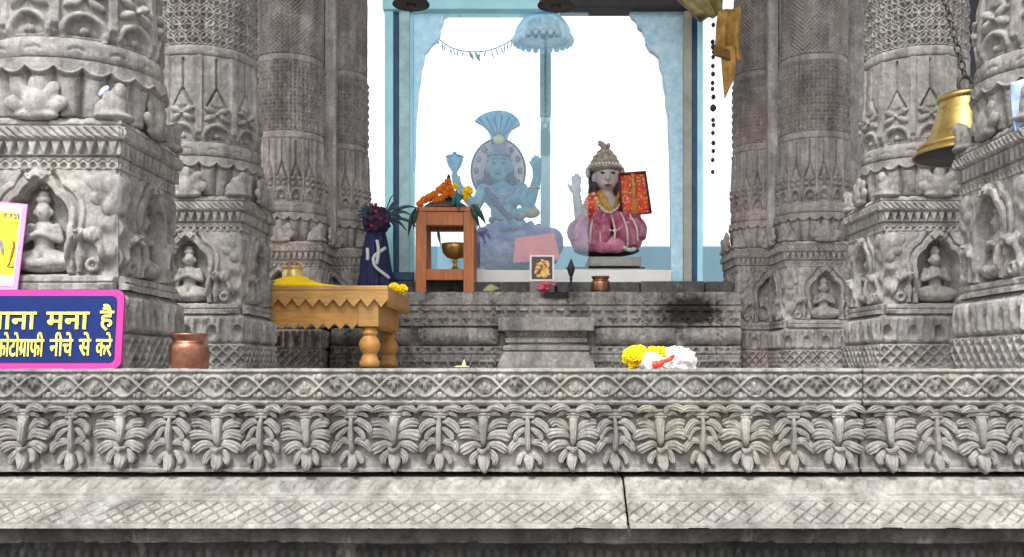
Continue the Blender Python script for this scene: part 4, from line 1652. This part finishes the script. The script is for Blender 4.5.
def zig(a, b, ztop, zb, per, amp, y0, y1, along='x', c=0):
    n = max(2, int(round((b - a) / per)))
    ol = [(a, ztop)]
    for i in range(n):
        x0_, x1_ = a + (b - a) * i / n, a + (b - a) * (i + 1) / n
        ol += [(x0_, zb), ((x0_ + x1_) / 2, zb - amp)]
    ol += [(b, zb), (b, ztop)]
    mb = MB()
    # strips so that no face is concave
    if along == 'x':
        f = lambda u, y, z: (u, y, z)
    else:
        f = lambda u, y, z: (y, u, z)
    for i in range(n):
        x0_, x1_ = a + (b - a) * i / n, a + (b - a) * (i + 1) / n
        xm = (x0_ + x1_) / 2
        v = [f(u, y, z) for y in (y0, y1) for u, z in ((x0_, ztop), (x1_, ztop), (x1_, zb), (xm, zb - amp), (x0_, zb))]
        mb.add(v, [(0, 4, 3, 2, 1), (5, 6, 7, 8, 9), (4, 9, 8, 3), (3, 8, 7, 2), (0, 1, 6, 5)] + ([(0, 5, 9, 4)] if i == 0 else []) + ([(1, 2, 7, 6)] if i == n - 1 else []))
    return mb


z2 = zt1 - .028
zig(tx0, tx1, z2 - .001, Z(299, TD), .078, .046, ty0 - .004, ty0 + .014).build('zigzag_fringe', M_tw2, tab, smooth=False)
zig(ty0 + .02, ty1, z2 - .001, Z(299, TD), .066, .04, tx1 - .014, tx1 + .004, 'y').build('zigzag_fringe', M_tw2, tab, smooth=False)
lx = X(369, TD + .06)
zig(tx0 + .05, lx - .06, z2 - .001, Z(323, TD), .066, .034, ty0 + .03, ty0 + .05).build('apron', M_tw, tab, smooth=False)
zig(ty0 + .13, ty1 - .13, z2 - .001, Z(323, TD), .066, .034, lx + .03, lx + .05, 'y').build('apron', M_tw, tab, smooth=False)


def table_leg(x, y, name='leg'):
    h = Z(326, TD)
    pr = [(.045, 0), (.072, .012), (.072, .035), (.06, .05), (.058, .065), (.048, .08), (.055, .088), (.068, .105), (.075, .125), (.075, .145), (.066, .165), (.05, .182), (.045, .19), (.058, .198), (.06, .208), (.052, .215), (.05, h)]
    b = MB()
    b.lathe([(r * .82, z) for r, z in pr], (x, y, 0.002), 28)
    o = b.build(name, M_tw, tab)
    MB().box(x - .06, x + .06, y - .06, y + .06, h - .002, z2 - .002).build('corner_block', M_tw2, o, smooth=False, bevel=.004)


for x_ in (lx, tx0 + .09):
    for y_ in (ty0 + .085, ty1 - .10):
        table_leg(x_, y_)

# yellow cloth and pot on the table
ycl = MB()
n1, n2 = 34, 14
vs = []
for i in range(n2):
    for j in range(n1):
        u, v = j / (n1 - 1), i / (n2 - 1)
        x_ = X(262, TD + .2) + u * (X(346, TD + .2) - X(262, TD + .2))
        y_ = ty0 + .05 + v * .34
        hgt = .062 * math.exp(-((u - .38) / .26) ** 2) * math.sin(math.pi * v) + .012 + .012 * mnoise.noise((u * 7, v * 6, 2)) * math.sin(math.pi * v)
        hgt *= min(1, (1 - u) * 3)
        vs.append((x_, y_, zt1 + .004 + max(0, hgt)))
for i in range(n2):
    for j in range(n1):
        x_, y_, z_ = vs[i * n1 + j]
        vs.append((x_, y_, zt1 + .001))
N = n1 * n2
fs = []
for i in range(n2 - 1):
    for j in range(n1 - 1):
        a = i * n1 + j
        fs += [(a, a + 1, a + n1 + 1, a + n1), (N + a, N + a + n1, N + a + n1 + 1, N + a + 1)]
for j in range(n1 - 1):
    fs.append((j, N + j, N + j + 1, j + 1))
ycl.add(vs, fs)
M_ycl = paint('yellow_cloth', (.90, .62, .0), .8, .12, 10)
tag(ycl.build('yellow_cloth', M_ycl, None), 'bright yellow cloth spread over the low wooden table', 'cloth')
pc = Q(293, 285, TD + .24)
pc.z = zt1 + .012
pot = empty('brass_pot', pc, 'small pale brass pot sunk in the yellow cloth on the table', 'pot')
pr = [(.040, 0), (.058, .02), (.066, .05), (.062, .085), (.05, .1), (.052, .106), (.066, .112), (.066, .12), (.05, .118)]
M_pbr = paint('pale_brass', (.62, .46, .2), .35, .25, metal=.5)
b = MB()
b.lathe(pr, pc, 30, fold=lambda a, z: 1 + .02 * math.cos(10 * a))
b.build('body', M_pbr, pot)
b = MB()
b.tube([pc + Vector((.064 * math.cos(t_) , 0, .11 + .045 * math.sin(t_))) for t_ in [math.pi * i / 14 for i in range(15)]], .005, 8)
b.build('handle', M_pbr, pot)


def flower(mb, c, r, nlay=3, seed=0):
    rr = random.Random(seed)
    c = Vector(c)
    n = 64 if nlay > 2 else 34
    for i in range(n):
        z_ = 1 - 1.72 * (i + .5) / n
        a = i * 2.39996 + rr.uniform(-.2, .2)
        q_ = math.sqrt(max(0, 1 - z_ * z_))
        dr = Vector((math.cos(a) * q_, math.sin(a) * q_, z_ + rr.uniform(-.12, .12))).normalized()
        m3 = dr.to_track_quat('X', 'Z').to_matrix() @ Matrix.Rotation(rr.uniform(0, 6.28), 3, 'X')
        mb.ell(c + dr * r * rr.uniform(.58, .74), (r * .40, r * .30, r * .10), m3, 8, 6)
    mb.ell(c, r * .62, None, 10, 8)


_fb = MB()
flower(_fb, (0, 0, 0), 1.0, 3, 1)
FLOWER = _fb.mesh('flower_head')


def marigold_clump(name, spots, m, label, parent=None):
    c0 = Vector(spots[0][0])
    e = empty(name, (c0.x, c0.y, max(0, c0.z - .03)), label, 'flowers')
    e.location.z = min(Vector(c).z - r_ * .6 for c, r_ in spots)
    for c, r_ in spots:
        o = link('flower_head', FLOWER, None, e, world=False)
        o.material_slots[0].link = 'OBJECT'
        o.material_slots[0].material = m
        o.location = Vector(c) - e.location
        o.rotation_euler = (random.uniform(-.7, .7), random.uniform(-.7, .7), random.uniform(0, 6))
        o.scale = (r_, r_, r_ * .9)
    return e


FLOWER.materials.append(None)
M_mary = paint('marigold_yellow', (.90, .62, .0), .75, .12, 25)
M_maro = paint('marigold_orange', (.80, .22, .02), .75, .3, 40)
fz = Q(398, 291, TD + .35)
marigold_clump('marigold', [((fz.x - .02, fz.y - .02, zt1 + .012), .036), ((fz.x + .025, fz.y, zt1 + .006), .034)], M_mary, 'yellow marigold heads on the right end of the low table')

# ------------------------------------------------------------------ navy bundle
ND = 7.2
nb_z = zt
nv = empty('draped_bundle', (X(376, ND), ND, nb_z), 'navy cloth draped bundle tied with a white sash, with dark feathers at its top', 'bundle')
kn = ND / 1000
M_navy = paint('navy_cloth', (.012, .018, .075), .75, .4, 14)
c0 = Vector((X(376, ND), ND, nb_z + .002))
b = MB()
b.lathe([(18 * kn, 0), (17.2 * kn, .08), (15 * kn, .16), (13.5 * kn, .25), (12 * kn, .34), (10.5 * kn, .40), (9 * kn, .44), (12.5 * kn, .49), (13 * kn, .53), (11 * kn, .57), (6 * kn, .60)], c0, 96, fold=lambda a, z: 1 + .10 * math.cos(a * 8 + 4 * z + 1.2 * math.sin(a * 2)) * (1 - z) + .04 * math.cos(a * 19 - 5 * z))
b.build('cloth', M_navy, nv)
b = MB()
hd = c0 + Vector((.02, -.05, .52))
for i in range(26):
    a, e_ = random.uniform(0, 6.28), random.uniform(-.9, 1.2)
    b.ell(hd + Vector((math.cos(a) * math.cos(e_), math.sin(a) * math.cos(e_), math.sin(e_))) * .085, random.uniform(.018, .034), nu=8, nv=6)
b.ell(hd, .08)
b.build('knot', paint('knot_dark', (.05, .01, .03), .7, .6, 40, c2=(.01, .012, .05)), nv)
M_dred = paint('dull_red', (.32, .03, .03), .7, .4)
for i in range(5):
    MB().ell(hd + Vector((-.03 + .03 * (i % 3), -.09, .10 - .05 * (i % 4))), (.014, .012, .012), nu=8, nv=6).build('red_tassel', M_dred, nv)
b = MB()
for i in range(9):
    a = -.9 + i * .27
    L = .15 + .06 * (i % 3)
    p0 = hd + Vector((.04, .02, .03))
    p1 = p0 + Vector((math.cos(a) * L, -.02, math.sin(a) * L * .7))
    b.tube([p0, p0.lerp(p1, .6) + Vector((0, 0, .02)), p1 - Vector((0, 0, .02))], [.006, .012, .002], 6, seg=7, flat=.4)
for i in range(5):
    a = 2.2 + i * .3
    p0 = hd + Vector((-.04, .02, .03))
    p1 = p0 + Vector((math.cos(a) * .11, -.02, math.sin(a) * .1))
    b.tube([p0, p0.lerp(p1, .6) + Vector((0, 0, .02)), p1], [.006, .012, .002], 6, seg=7, flat=.4)
b.build('feathers', paint('feather_dark', (.02, .06, .09), .5, .5, 30), nv)
M_sash = paint('white_sash', (.55, .55, .60), .8, .15, 20)


def nav_pt(px, py):
    """a point just in front of the bundle's surface"""
    p = Q(px, py, ND)
    zz = p.z - c0.z
    rr = np.interp(zz, [0, .08, .16, .25, .34, .40, .44, .5], [18, 17.2, 15, 13.5, 12, 10.5, 9, 12]) * kn * 1.12
    dx_ = p.x - c0.x
    y_ = c0.y - math.sqrt(max(rr * rr - dx_ * dx_, 1e-4)) - .006
    return Vector((p.x, y_, p.z))


b = MB()
b.tube([nav_pt(379, 242), nav_pt(380.5, 250), nav_pt(380.5, 258), nav_pt(379, 266)], .017, 8, seg=16, flat=.7)
b.tube([nav_pt(387, 249), nav_pt(381, 254), nav_pt(376, 260), nav_pt(378, 268), nav_pt(386, 275), nav_pt(391, 279)], .013, 8, seg=22, flat=.7)
b.tube([nav_pt(369.5, 250), nav_pt(370, 256), nav_pt(370, 262)], .018, 8, seg=10, flat=.7)
b.build('sash', M_sash, nv)

# ------------------------------------------------------------------ wooden box with goblet
BD = 7.08
kb = BD / 1000
bx = empty('wooden_box', (X(446, BD), BD, zt), 'orange brown wooden open frame box standing on the altar', 'box')
M_bw = wood('orange_wood', (.46, .15, .042), (.28, .08, .02), stretch=(14, 14, 1.2))
x0b, x1b = X(415.5, BD), X(474, BD)
y0b, y1b = BD, BD + .38
zb0 = zt + .002
ztop = Z(207, BD)
lw = .075


def bpart(name, *a):
    MB().box(*a).build(name, M_bw, bx, smooth=False, bevel=.004)


for xa in (x0b, x1b - lw):
    for ya in (y0b, y1b - lw):
        bpart('post', xa, xa + lw, ya, ya + lw, zb0, ztop - .03)
zr0, zr1 = Z(280, BD), Z(269, BD)
for ya in (y0b + .003, y1b - lw + .003):
    bpart('bottom_rail', x0b + lw, x1b - lw, ya, ya + lw - .006, zr0, zr1)
    bpart('top_rail', x0b + lw, x1b - lw, ya, ya + lw - .006, Z(225, BD), ztop - .032)
for xa in (x0b + .003, x1b - lw + .003):
    bpart('bottom_rail', xa, xa + lw - .006, y0b + lw, y1b - lw, zr0, zr1)
    bpart('top_rail', xa, xa + lw - .006, y0b + lw, y1b - lw, Z(225, BD), ztop - .032)
bpart('top_board', x0b - .006, x1b + .01, y0b - .006, y1b + .006, ztop - .03, ztop)
bpart('shelf', x0b + lw - .01, x1b - lw + .01, y0b + lw - .01, y1b - lw + .01, zr1 - .018, zr1)
gb_ = Q(455, 270, BD + .18)
gb_.z = zr1 + .001
gob = empty('brass_goblet', gb_, 'brass goblet standing inside the open wooden box', 'goblet')
b = MB()
b.lathe([(.05, 0), (.05, .008), (.03, .02), (.014, .04), (.012, .06), (.022, .07), (.012, .08), (.018, .088), (.06, .10), (.088, .13), (.097, .165), (.10, .2), (.094, .2), (.085, .16), (.03, .115)], gb_, 32)
b.build('cup', paint('goblet_brass', (.42, .26, .08), .35, .35, 9, metal=.7), gob)
b = MB()
b.lathe([(.03, .13), (.085, .17), (.08, .185), (.05, .2), (.02, .205)], gb_, 24)
b.build('contents', M_white, gob)

# offerings on the box
of = empty('flower_offering', (X(446, BD), BD + .2, ztop), 'orange marigolds, dark cone and green leaves heaped on the wooden box', 'flowers')
b = MB()
oc = Vector((X(444, BD), BD + .16, ztop + .002))
b.lathe([(.17, 0), (.175, .01), (.15, .03), (.12, .05)], oc, 30)
b.build('tray', paint('tray_dark', (.09, .06, .05), .5, .4), of)
b = MB()
b.lathe([(.075, .03), (.06, .09), (.035, .15), (.018, .2), (.012, .245), (.004, .26)], oc + Vector((.02, 0, 0)), 20)
b.build('cone', paint('cone_black', (.02, .018, .02), .6, .3), of)
for mm, off, lst_ in ((M_maro, .06, ((424, 200, 3.8), (429, 198, 4), (434, 195, 4), (436, 201, 3.6), (440, 190, 3.8), (444, 186, 3.6), (448, 182, 3.4), (450, 189, 3.6), (446, 194, 3.8), (441, 199, 3.6), (453, 194, 3.6), (420, 204, 3.4))),
                      (M_mary, .05, ((468, 191, 4.6), (465, 197, 3.8), (455, 186, 2.8)))):
    for (px, py, r) in lst_:
        o = link('flower_head', FLOWER, None, of, world=False)
        o.material_slots[0].link = 'OBJECT'
        o.material_slots[0].material = mm
        o.location = Q(px, py, BD + off) - of.location
        o.rotation_euler = (random.uniform(0, 1.2), 0, random.uniform(0, 6))
        o.scale = (r * kb * 1.15,) * 3


def leaf_blade(mb, a, b_, wd, bend=.03):
    a, b_ = Vector(a), Vector(b_)
    mid = a.lerp(b_, .5) + Vector((0, -bend, bend * .4))
    mb.tube([a, mid, b_], [.004, wd, .002], 10, seg=12, flat=.25)


b = MB()
for (a, c, wd) in (((416, 207), (408, 236), .028), ((419, 208), (413, 230), .024), ((472, 205), (486, 224), .026), ((470, 208), (480, 228), .026), ((476, 206), (478, 232), .022)):
    leaf_blade(b, Q(*a, BD - .02), Q(*c, BD - .03), wd)
b.build('hanging_leaves', paint('leaf_dark_green', (.02, .07, .06), .5, .4, 20), of)
b = MB()
leaf_blade(b, Q(456, 190, BD + .01), Q(459, 213, BD - .015), .05)
leaf_blade(b, Q(464, 196, BD + .03), Q(451, 206, BD - .01), .04)
b.build('teal_leaf', paint('teal_leaf', (.02, .17, .2), .45, .4, 20), of)
b = MB()
leaf_blade(b, Q(437, 226, BD + .12), Q(441, 248, BD + .11), .03)
b.build('inner_leaf', paint('green_leaf', (.05, .22, .17), .5, .4), of)

# ------------------------------------------------------------------ small things on the altar
PD = 7.12
fp = empty('framed_picture', (X(542, PD), PD, zt), 'small framed picture with yellow flower design leaning on the altar edge', 'picture')
pk_ = PD / 1000
Mt = Matrix.Translation(Vector((X(542, PD), PD, zt + .002))) @ Matrix.Rotation(R(-6), 4, 'X')
MB().box(-.088, .088, 0, .02, .085, .275, Mt).build('frame', paint('frame_pale', (.72, .68, .62), .4, .15), fp, smooth=False, bevel=.003)
MB().box(-.074, .074, -.003, -.0005, .10, .262, Mt).build('picture_ground', paint('picture_dark', (.06, .03, .05), .4, .4), fp, smooth=False)
b = MB()
rp = random.Random(21)
for i in range(26):
    a, q_ = rp.uniform(0, 6.28), math.sqrt(rp.random())
    b.ell(Mt @ Vector((.052 * q_ * math.cos(a), -.004, .176 + .062 * q_ * math.sin(a))), (rp.uniform(.010, .020), .003, rp.uniform(.009, .018)), Matrix.Rotation(rp.uniform(0, 3), 3, 'Y'), 10, 6)
b.build('picture_motif', paint('picture_yellow', (.80, .60, .18), .4, .3, 60, c2=(.62, .28, .06)), fp)
b = MB()
for i in range(11):
    a, q_ = rp.uniform(0, 6.28), math.sqrt(rp.random())
    b.ell(Mt @ Vector((.048 * q_ * math.cos(a), -.008, .176 + .055 * q_ * math.sin(a))), (rp.uniform(.004, .009), .003, rp.uniform(.004, .012)), Matrix.Rotation(rp.uniform(0, 3), 3, 'Y'), 8, 6)
b.build('motif_spots', paint('picture_brown', (.22, .05, .03), .4, .4, 50, c2=(.5, .3, .1)), fp)
MB().box(-.088, .088, -.01, .03, 0, .083, Mt).build('stand', paint('stand_grey', (.2, .19, .18), .7, .4), fp, smooth=False, bevel=.004)
b = MB()
rr_ = random.Random(4)
for i in range(14):
    b.ell((X(546, PD - .07) + rr_.uniform(-.05, .06), PD - .06 + rr_.uniform(-.02, .02), zt + .016 + rr_.uniform(0, .05)), (rr_.uniform(.014, .028), .016, rr_.uniform(.01, .02)), nu=8, nv=6)
tag(b.build('red_flowers', paint('rose_red', (.62, .05, .09), .6, .3, 40, c2=(.45, .1, .12)), None), 'crushed red flowers in front of the small framed picture', 'flowers')
sp = empty('oil_lamp', (X(571, 7.2), 7.2, zt), 'thin dark metal lamp stand with a spear-shaped tip beside the picture', 'lamp stand')
b = MB()
b.lathe([(.045, 0), (.045, .01), (.02, .025), (.009, .05), (.008, .10), (.014, .108), (.008, .116), (.014, .13), (.028, .17), (.027, .19), (.014, .225), (.006, .245), (.003, .25)], (X(571, 7.2), 7.2, zt + .002), 20)
b.build('stand', paint('iron_dark', (.03, .03, .045), .5, .4, metal=.4), sp)


def lota(name, px, d, z0, rad, hgt, label, m, cat='pot'):
    c = Vector((X(px, d), d, z0 + .001))
    e = empty(name, c, label, cat)
    s_ = hgt
    pr = [(.80, 0), (.93, .02), (.97, .07), (1.0, .16), (1.0, .56), (.98, .66), (.90, .725), (.82, .755), (.80, .79), (.84, .84), (.94, .92), (.97, .96), (.93, 1.0), (.82, .97), (.70, .86), (.70, .80)]
    b = MB()
    b.lathe([(r * rad, z * hgt) for r, z in pr], c, 44)
    b.build('body', m, e)
    b = MB()
    b.tube([c + Vector((rad * .92 * math.cos(t_), rad * .92 * math.sin(t_), .965 * hgt)) for t_ in [2 * math.pi * i / 40 for i in range(41)]], rad * .055, 8)
    b.build('rim', m, e)
    b = MB()
    b.lathe([(.60 * rad, .70 * hgt), (.70 * rad, .79 * hgt)], c, 24)
    b.build('water', paint('pot_dark', (.03, .02, .015), .1, .2), e)


cop, ctt, cbb = nodes('old_copper')
c_ = mixc(ctt, ramp(ctt, nz(ctt, 16, 6, .65), .35, .65), (.36, .165, .105), (.20, .085, .055))
c_ = mixc(ctt, ramp(ctt, nz(ctt, 30, 6, .7), .55, .75), c_, (.12, .07, .05))
ctt.links.new(c_, cbb.inputs['Base Color'])
cbb.inputs['Metallic'].default_value = .92
cbb.inputs['Roughness'].default_value = .33
bump(ctt, cbb, nz(ctt, 50, 5), .25, .004)
lota('copper_pot', 189, 3.46, 0, 19.5 * .00346, 36 * .00346, 'round copper water pot on the front ledge beside the sign', cop)
lota('small_copper_pot', 600.5, 7.1, zt, 9.5 * .0071, 16.5 * .0071, 'small dark copper pot on the altar below the red draped statue', cop)
b = MB()
leaf_blade(b, (X(483, 7.02), 7.02, zt + .012), (X(499, 7.02), 7.06, zt + .03), .03, .02)
tag(b.build('fallen_leaf', paint('dry_leaf', (.40, .38, .18), .6, .3), None), 'single dry yellowish leaf on the altar right of the wooden box', 'leaf')
b = MB()
b.lathe([(.014, 0), (.013, .03), (.008, .034), (.003, .05)], (X(464, 6.2), 6.2, .001), 14)
b.ell((X(462, 6.2), 6.18, .008), (.05, .03, .008))
tag(b.build('candle_stub', paint('cream_wax', (.7, .62, .36), .5, .2), None), 'small cream candle stub in a pool of wax on the platform floor', 'candle')

# ------------------------------------------------------------------ flowers and packet on the front ledge
LD = 3.42
kl = LD / 1000
rr_ = random.Random(9)
spots = []
for i in range(16):
    spots.append((Q(634.5 + rr_.uniform(-7, 7), 359 + rr_.uniform(-8, 6), LD + rr_.uniform(-.02, .03)), 7 * kl))
for p_, r_ in spots: p_.z = max(p_.z, .016)
marigold_clump('yellow_flowers', spots, M_mary, 'heap of bright yellow marigolds on the front ledge, left of the white packet')
spots = []
for i in range(9):
    spots.append((Q(657 + rr_.uniform(-7, 7), 354 + rr_.uniform(-2, 3), LD + .05 + rr_.uniform(-.02, .03)), 6.5 * kl))
marigold_clump('yellow_flowers', spots, M_mary, 'smaller clump of yellow marigolds behind the white packet on the front ledge')
b = MB()
b.ell(Q(656, 363, LD + .05), (.03, .03, .02))
pkt = empty('plastic_packet', (X(670, LD), LD, 0), 'crumpled white plastic packet with red print beside the yellow flowers', 'packet')
M_plas = paint('white_plastic', (.60, .57, .56), .35, .12, 30)


def crumple(c, r, seed, name, m, par, fl=None):
    b = MB()
    b.ell(c, r, None, 40, 28)
    c = Vector(c)
    for i, v in enumerate(b.v):
        d_ = Vector(v) - c
        n_ = mnoise.turbulence(Vector(v) * 15 + Vector((seed * 7, 0, 0)), 3, True)
        f_ = 1.2 - .8 * n_
        p_ = c + d_ * f_
        p_.z = max(p_.z, .002)
        b.v[i] = tuple(p_)
    return b.build(name, m, par, smooth=False)


crumple(Q(679, 361, LD), (.066, .05, .050), 1, 'crumpled_body', M_plas, pkt)
crumple(Q(652, 363, LD - .02), (.042, .035, .038), 2, 'crumpled_end', M_plas, pkt)
crumple(Q(667, 366, LD - .01), (.07, .035, .028), 4, 'crumpled_fold', M_plas, pkt)
crumple(Q(689, 366, LD + .01), (.034, .034, .032), 3, 'crumpled_tip', M_plas, pkt)
b = MB()
rr_ = random.Random(14)
for i in range(9):
    u_ = i / 8
    b.ell(Q(655 + 17 * u_, 366 - 8 * u_ + rr_.uniform(-1, 1), LD - .062 + .012 * u_), (.012, .006, rr_.uniform(.006, .011)), Matrix.Rotation(rr_.uniform(-.9, 0), 3, 'Y'), 10, 6)
b.build('red_print', paint('print_red', (.75, .03, .01), .4, .15), pkt)

# ------------------------------------------------------------------ sign
SGD = 3.40
sg = empty('blue_sign', (X(30, SGD), SGD, 0), 'blue sign board with yellow Hindi writing and magenta border', 'sign')
tilt = R(-7)
SM = Matrix.Translation(Vector((0, SGD - .012, .003))) @ Matrix.Rotation(tilt, 4, 'X')
sx0, sx1 = X(-150, SGD), X(122, SGD)
sh = (Z(290, SGD)) / math.cos(tilt)


def rrect(x0, x1, z0, z1, r, n=6):
    ol = []
    for (cx_, cz_, a0) in ((x1 - r, z0 + r, -90), (x1 - r, z1 - r, 0), (x0 + r, z1 - r, 90), (x0 + r, z0 + r, 180)):
        for i in range(n + 1):
            a = R(a0 + 90 * i / n)
            ol.append((cx_ + r * math.cos(a), cz_ + r * math.sin(a)))
    return ol


M_signb = paint('sign_blue', (.0035, .016, .105), .6, .25, 6, bmp=.05, spec=.15)
M_mag_s = paint('sign_magenta', (.42, .015, .20), .6, .1, 6, bmp=.05)
M_yel_s = paint('sign_yellow', (.90, .84, .12), .45, .08, 6, bmp=0)
bw = 6.5 * SGD / 1000
MB().extr(rrect(sx0, sx1, 0, sh, .03), 0, .014, SM).build('border', M_mag_s, sg, smooth=False)
MB().extr(rrect(sx0 + bw, sx1 - bw * 1.05, bw, sh - bw, .018), -.003, -.0005, SM).build('board', M_signb, sg, smooth=False)


def to_sign(px, py):
    return X(px, SGD), Z(py, SGD)


def word_mesh(txt, bold=.012):
    cu = bpy.data.curves.new('t', 'FONT')
    cu.body = txt
    cu.size = 1
    cu.offset = bold
    cu.extrude = .02
    cu.resolution_u = 4
    o = bpy.data.objects.new('t', cu)
    COL.objects.link(o)
    dg = bpy.context.evaluated_depsgraph_get()
    dg.update()
    me = bpy.data.meshes.new_from_object(o.evaluated_get(dg))
    bpy.data.objects.remove(o)
    v = np.empty(len(me.vertices) * 3, dtype=np.float32)
    me.vertices.foreach_get('co', v)
    return me, v.reshape(-1, 3)


def put_word(txt, x0, x1, y0, y1, parent, m, fmat, y=-.0035, th=.004, sxfix=None, name='lettering', conv=None, bold=.012):
    """fit a word into the box x0..x1, y0..y1 (x0 None: keep sxfix scale, align right)"""
    me, v = word_mesh(txt, bold)
    mn, mxx = v.min(0), v.max(0)
    (a, zb), (b_, zt_) = conv(x0 if x0 is not None else x1 - 1, y1), conv(x1, y0)
    sz = (zt_ - zb) / (mxx[1] - mn[1])
    sx_ = (b_ - a) / (mxx[0] - mn[0]) if x0 is not None else sxfix
    xx = b_ - (mxx[0] - v[:, 0]) * sx_
    zz = zb + (v[:, 1] - mn[1]) * sz
    yy = y - (v[:, 2] - mn[2]) / (mxx[2] - mn[2]) * th
    out = np.stack([xx, yy, zz], -1)
    out = np.array([tuple(fmat @ Vector([float(c) for c in p])) for p in out], dtype=np.float32)
    me.vertices.foreach_set('co', out.ravel())
    me.materials.clear()
    me.update()
    link(name, me, m, parent)
    return sx_


s_1 = put_word('\u092e\u0928\u093e', 46, 89, 312.5, 330, sg, M_yel_s, SM, conv=to_sign)
put_word('\u091c\u093e\u0928\u093e', None, 36, 312.5, 330, sg, M_yel_s, SM, sxfix=s_1, conv=to_sign)
put_word('\u0939\u0948', 99.5, 113.5, 304.5, 331.5, sg, M_yel_s, SM, conv=to_sign)
s_2 = put_word('\u0928\u0940\u091a\u0947', 51, 74, 333, 357, sg, M_yel_s, SM, conv=to_sign)
s_3 = s_2 * .84
put_word('\u092b\u094b\u091f\u094b\u0917\u093e\u092b\u0940', None, 45, 333, 357.5, sg, M_yel_s, SM, sxfix=s_3, conv=to_sign)
_, vv_ = word_mesh('\u093e\u092b\u0940')
gx = to_sign(45, 350)[0] - (vv_[:, 0].max() - vv_[:, 0].min()) * s_3 - .0035
b = MB()
b.tube([SM @ Vector((gx, -.0055, to_sign(0, 348.5)[1])), SM @ Vector((gx - .016, -.0055, to_sign(0, 356)[1]))], .0032, 6)
b.build('lettering', M_yel_s, sg)
put_word('\u0938\u0947', 80, 92, 333, 357, sg, M_yel_s, SM, conv=to_sign)
put_word('\u0915\u0930\u0947', 97, 113, 333, 357.5, sg, M_yel_s, SM, conv=to_sign)

# ------------------------------------------------------------------ yellow poster
PO = 3.455
po = empty('yellow_poster', (X(0, PO), PO, Z(290, PO)), 'yellow poster with pink border leaning on the pillar above the blue sign', 'poster')
PM = Matrix.Translation(Vector((X(17, PO), PO, Z(291, PO)))) @ Matrix.Rotation(R(5.2), 4, 'Y') @ Matrix.Rotation(R(-3), 4, 'X')
ph = 88 * PO / 1000
pw = .36
b5 = 4.2 * PO / 1000
MB().box(-pw, 0, 0, .006, 0, ph, PM).build('border', paint('poster_pink', (.85, .25, .62), .4, .08, bmp=0), po, smooth=False)
MB().box(-pw + b5, -b5, -.0025, -.0005, b5, ph - b5 * .6, PM).build('paper', paint('poster_white', (.85, .83, .8), .4, .05, bmp=0), po, smooth=False)
MB().box(-pw + b5 * 2, -b5 * 1.3, -.0045, -.0028, b5 * 3.6, ph - b5 * 2.2, PM).build('yellow_field', paint('poster_yellow', (.88, .66, .02), .4, .08, bmp=0), po, smooth=False)
b = MB()
u = PO / 1000
for (pts_) in (((-8.5, 50), (-8, 44), (-9, 36), (-9.8, 28), (-11.5, 24)), ((-8.5, 50), (-7.2, 46), (-7.6, 40), (-8.6, 32)), ((-12, 24), (-7, 23), (-6, 25))):
    b.tube([PM @ Vector((x_ * u, -.006, z_ * u)) for x_, z_ in pts_], .0028, 6, seg=14)
b.build('drawn_stem', paint('poster_brown', (.28, .13, .03), .5, .3, bmp=0), po)
b = MB()
for (pts_) in (((-16, 76), (-14, 77), (-12.5, 75)), ((-14, 77), (-14, 72)), ((-11.5, 76), (-9.5, 76.5), (-9, 73), (-10.5, 72)), ((-8, 76), (-6.4, 76.5), (-6.4, 72)), ((-22, 76), (-18, 76.5)), ((-20, 76), (-20, 72))):
    b.tube([PM @ Vector((x_ * u, -.007, z_ * u)) for x_, z_ in pts_], .0016, 6, seg=10)
b.build('lettering', paint('poster_ink', (.12, .12, .55), .5, .1, bmp=0), po)

# ------------------------------------------------------------------ scraps of cloth / paper on the pillars
b = MB()
rr_ = random.Random(3)
for i in range(9):
    b.ell((X(111, 3.56) + rr_.uniform(-.022, .022), 3.53 + rr_.uniform(-.01, .02), .885 + rr_.uniform(0, .11)), (rr_.uniform(.008, .02), .008, rr_.uniform(.012, .03)), Matrix.Rotation(rr_.uniform(-1, 1), 3, 'Y'), 8, 6)
tag(b.build('paper_scrap', paint('scrap_blue', (.55, .6, .78), .6, .5, 60, c2=(.18, .2, .38)), None), 'crumpled bluish white paper scrap on the cornice corner above the blue sign', 'paper')
cloth_panel([(1012, 82), (1027, 78), (1030, 128), (1016, 132)], 3.52, .012, .012, 7, 'blue_rag', paint('rag_blue', (.14, .24, .42), .8, .4, 18, c2=(.4, .46, .55)), None, 14, 18)
tag(bpy.data.objects['blue_rag'], 'faded blue rag on the pillar at the right edge', 'rag')
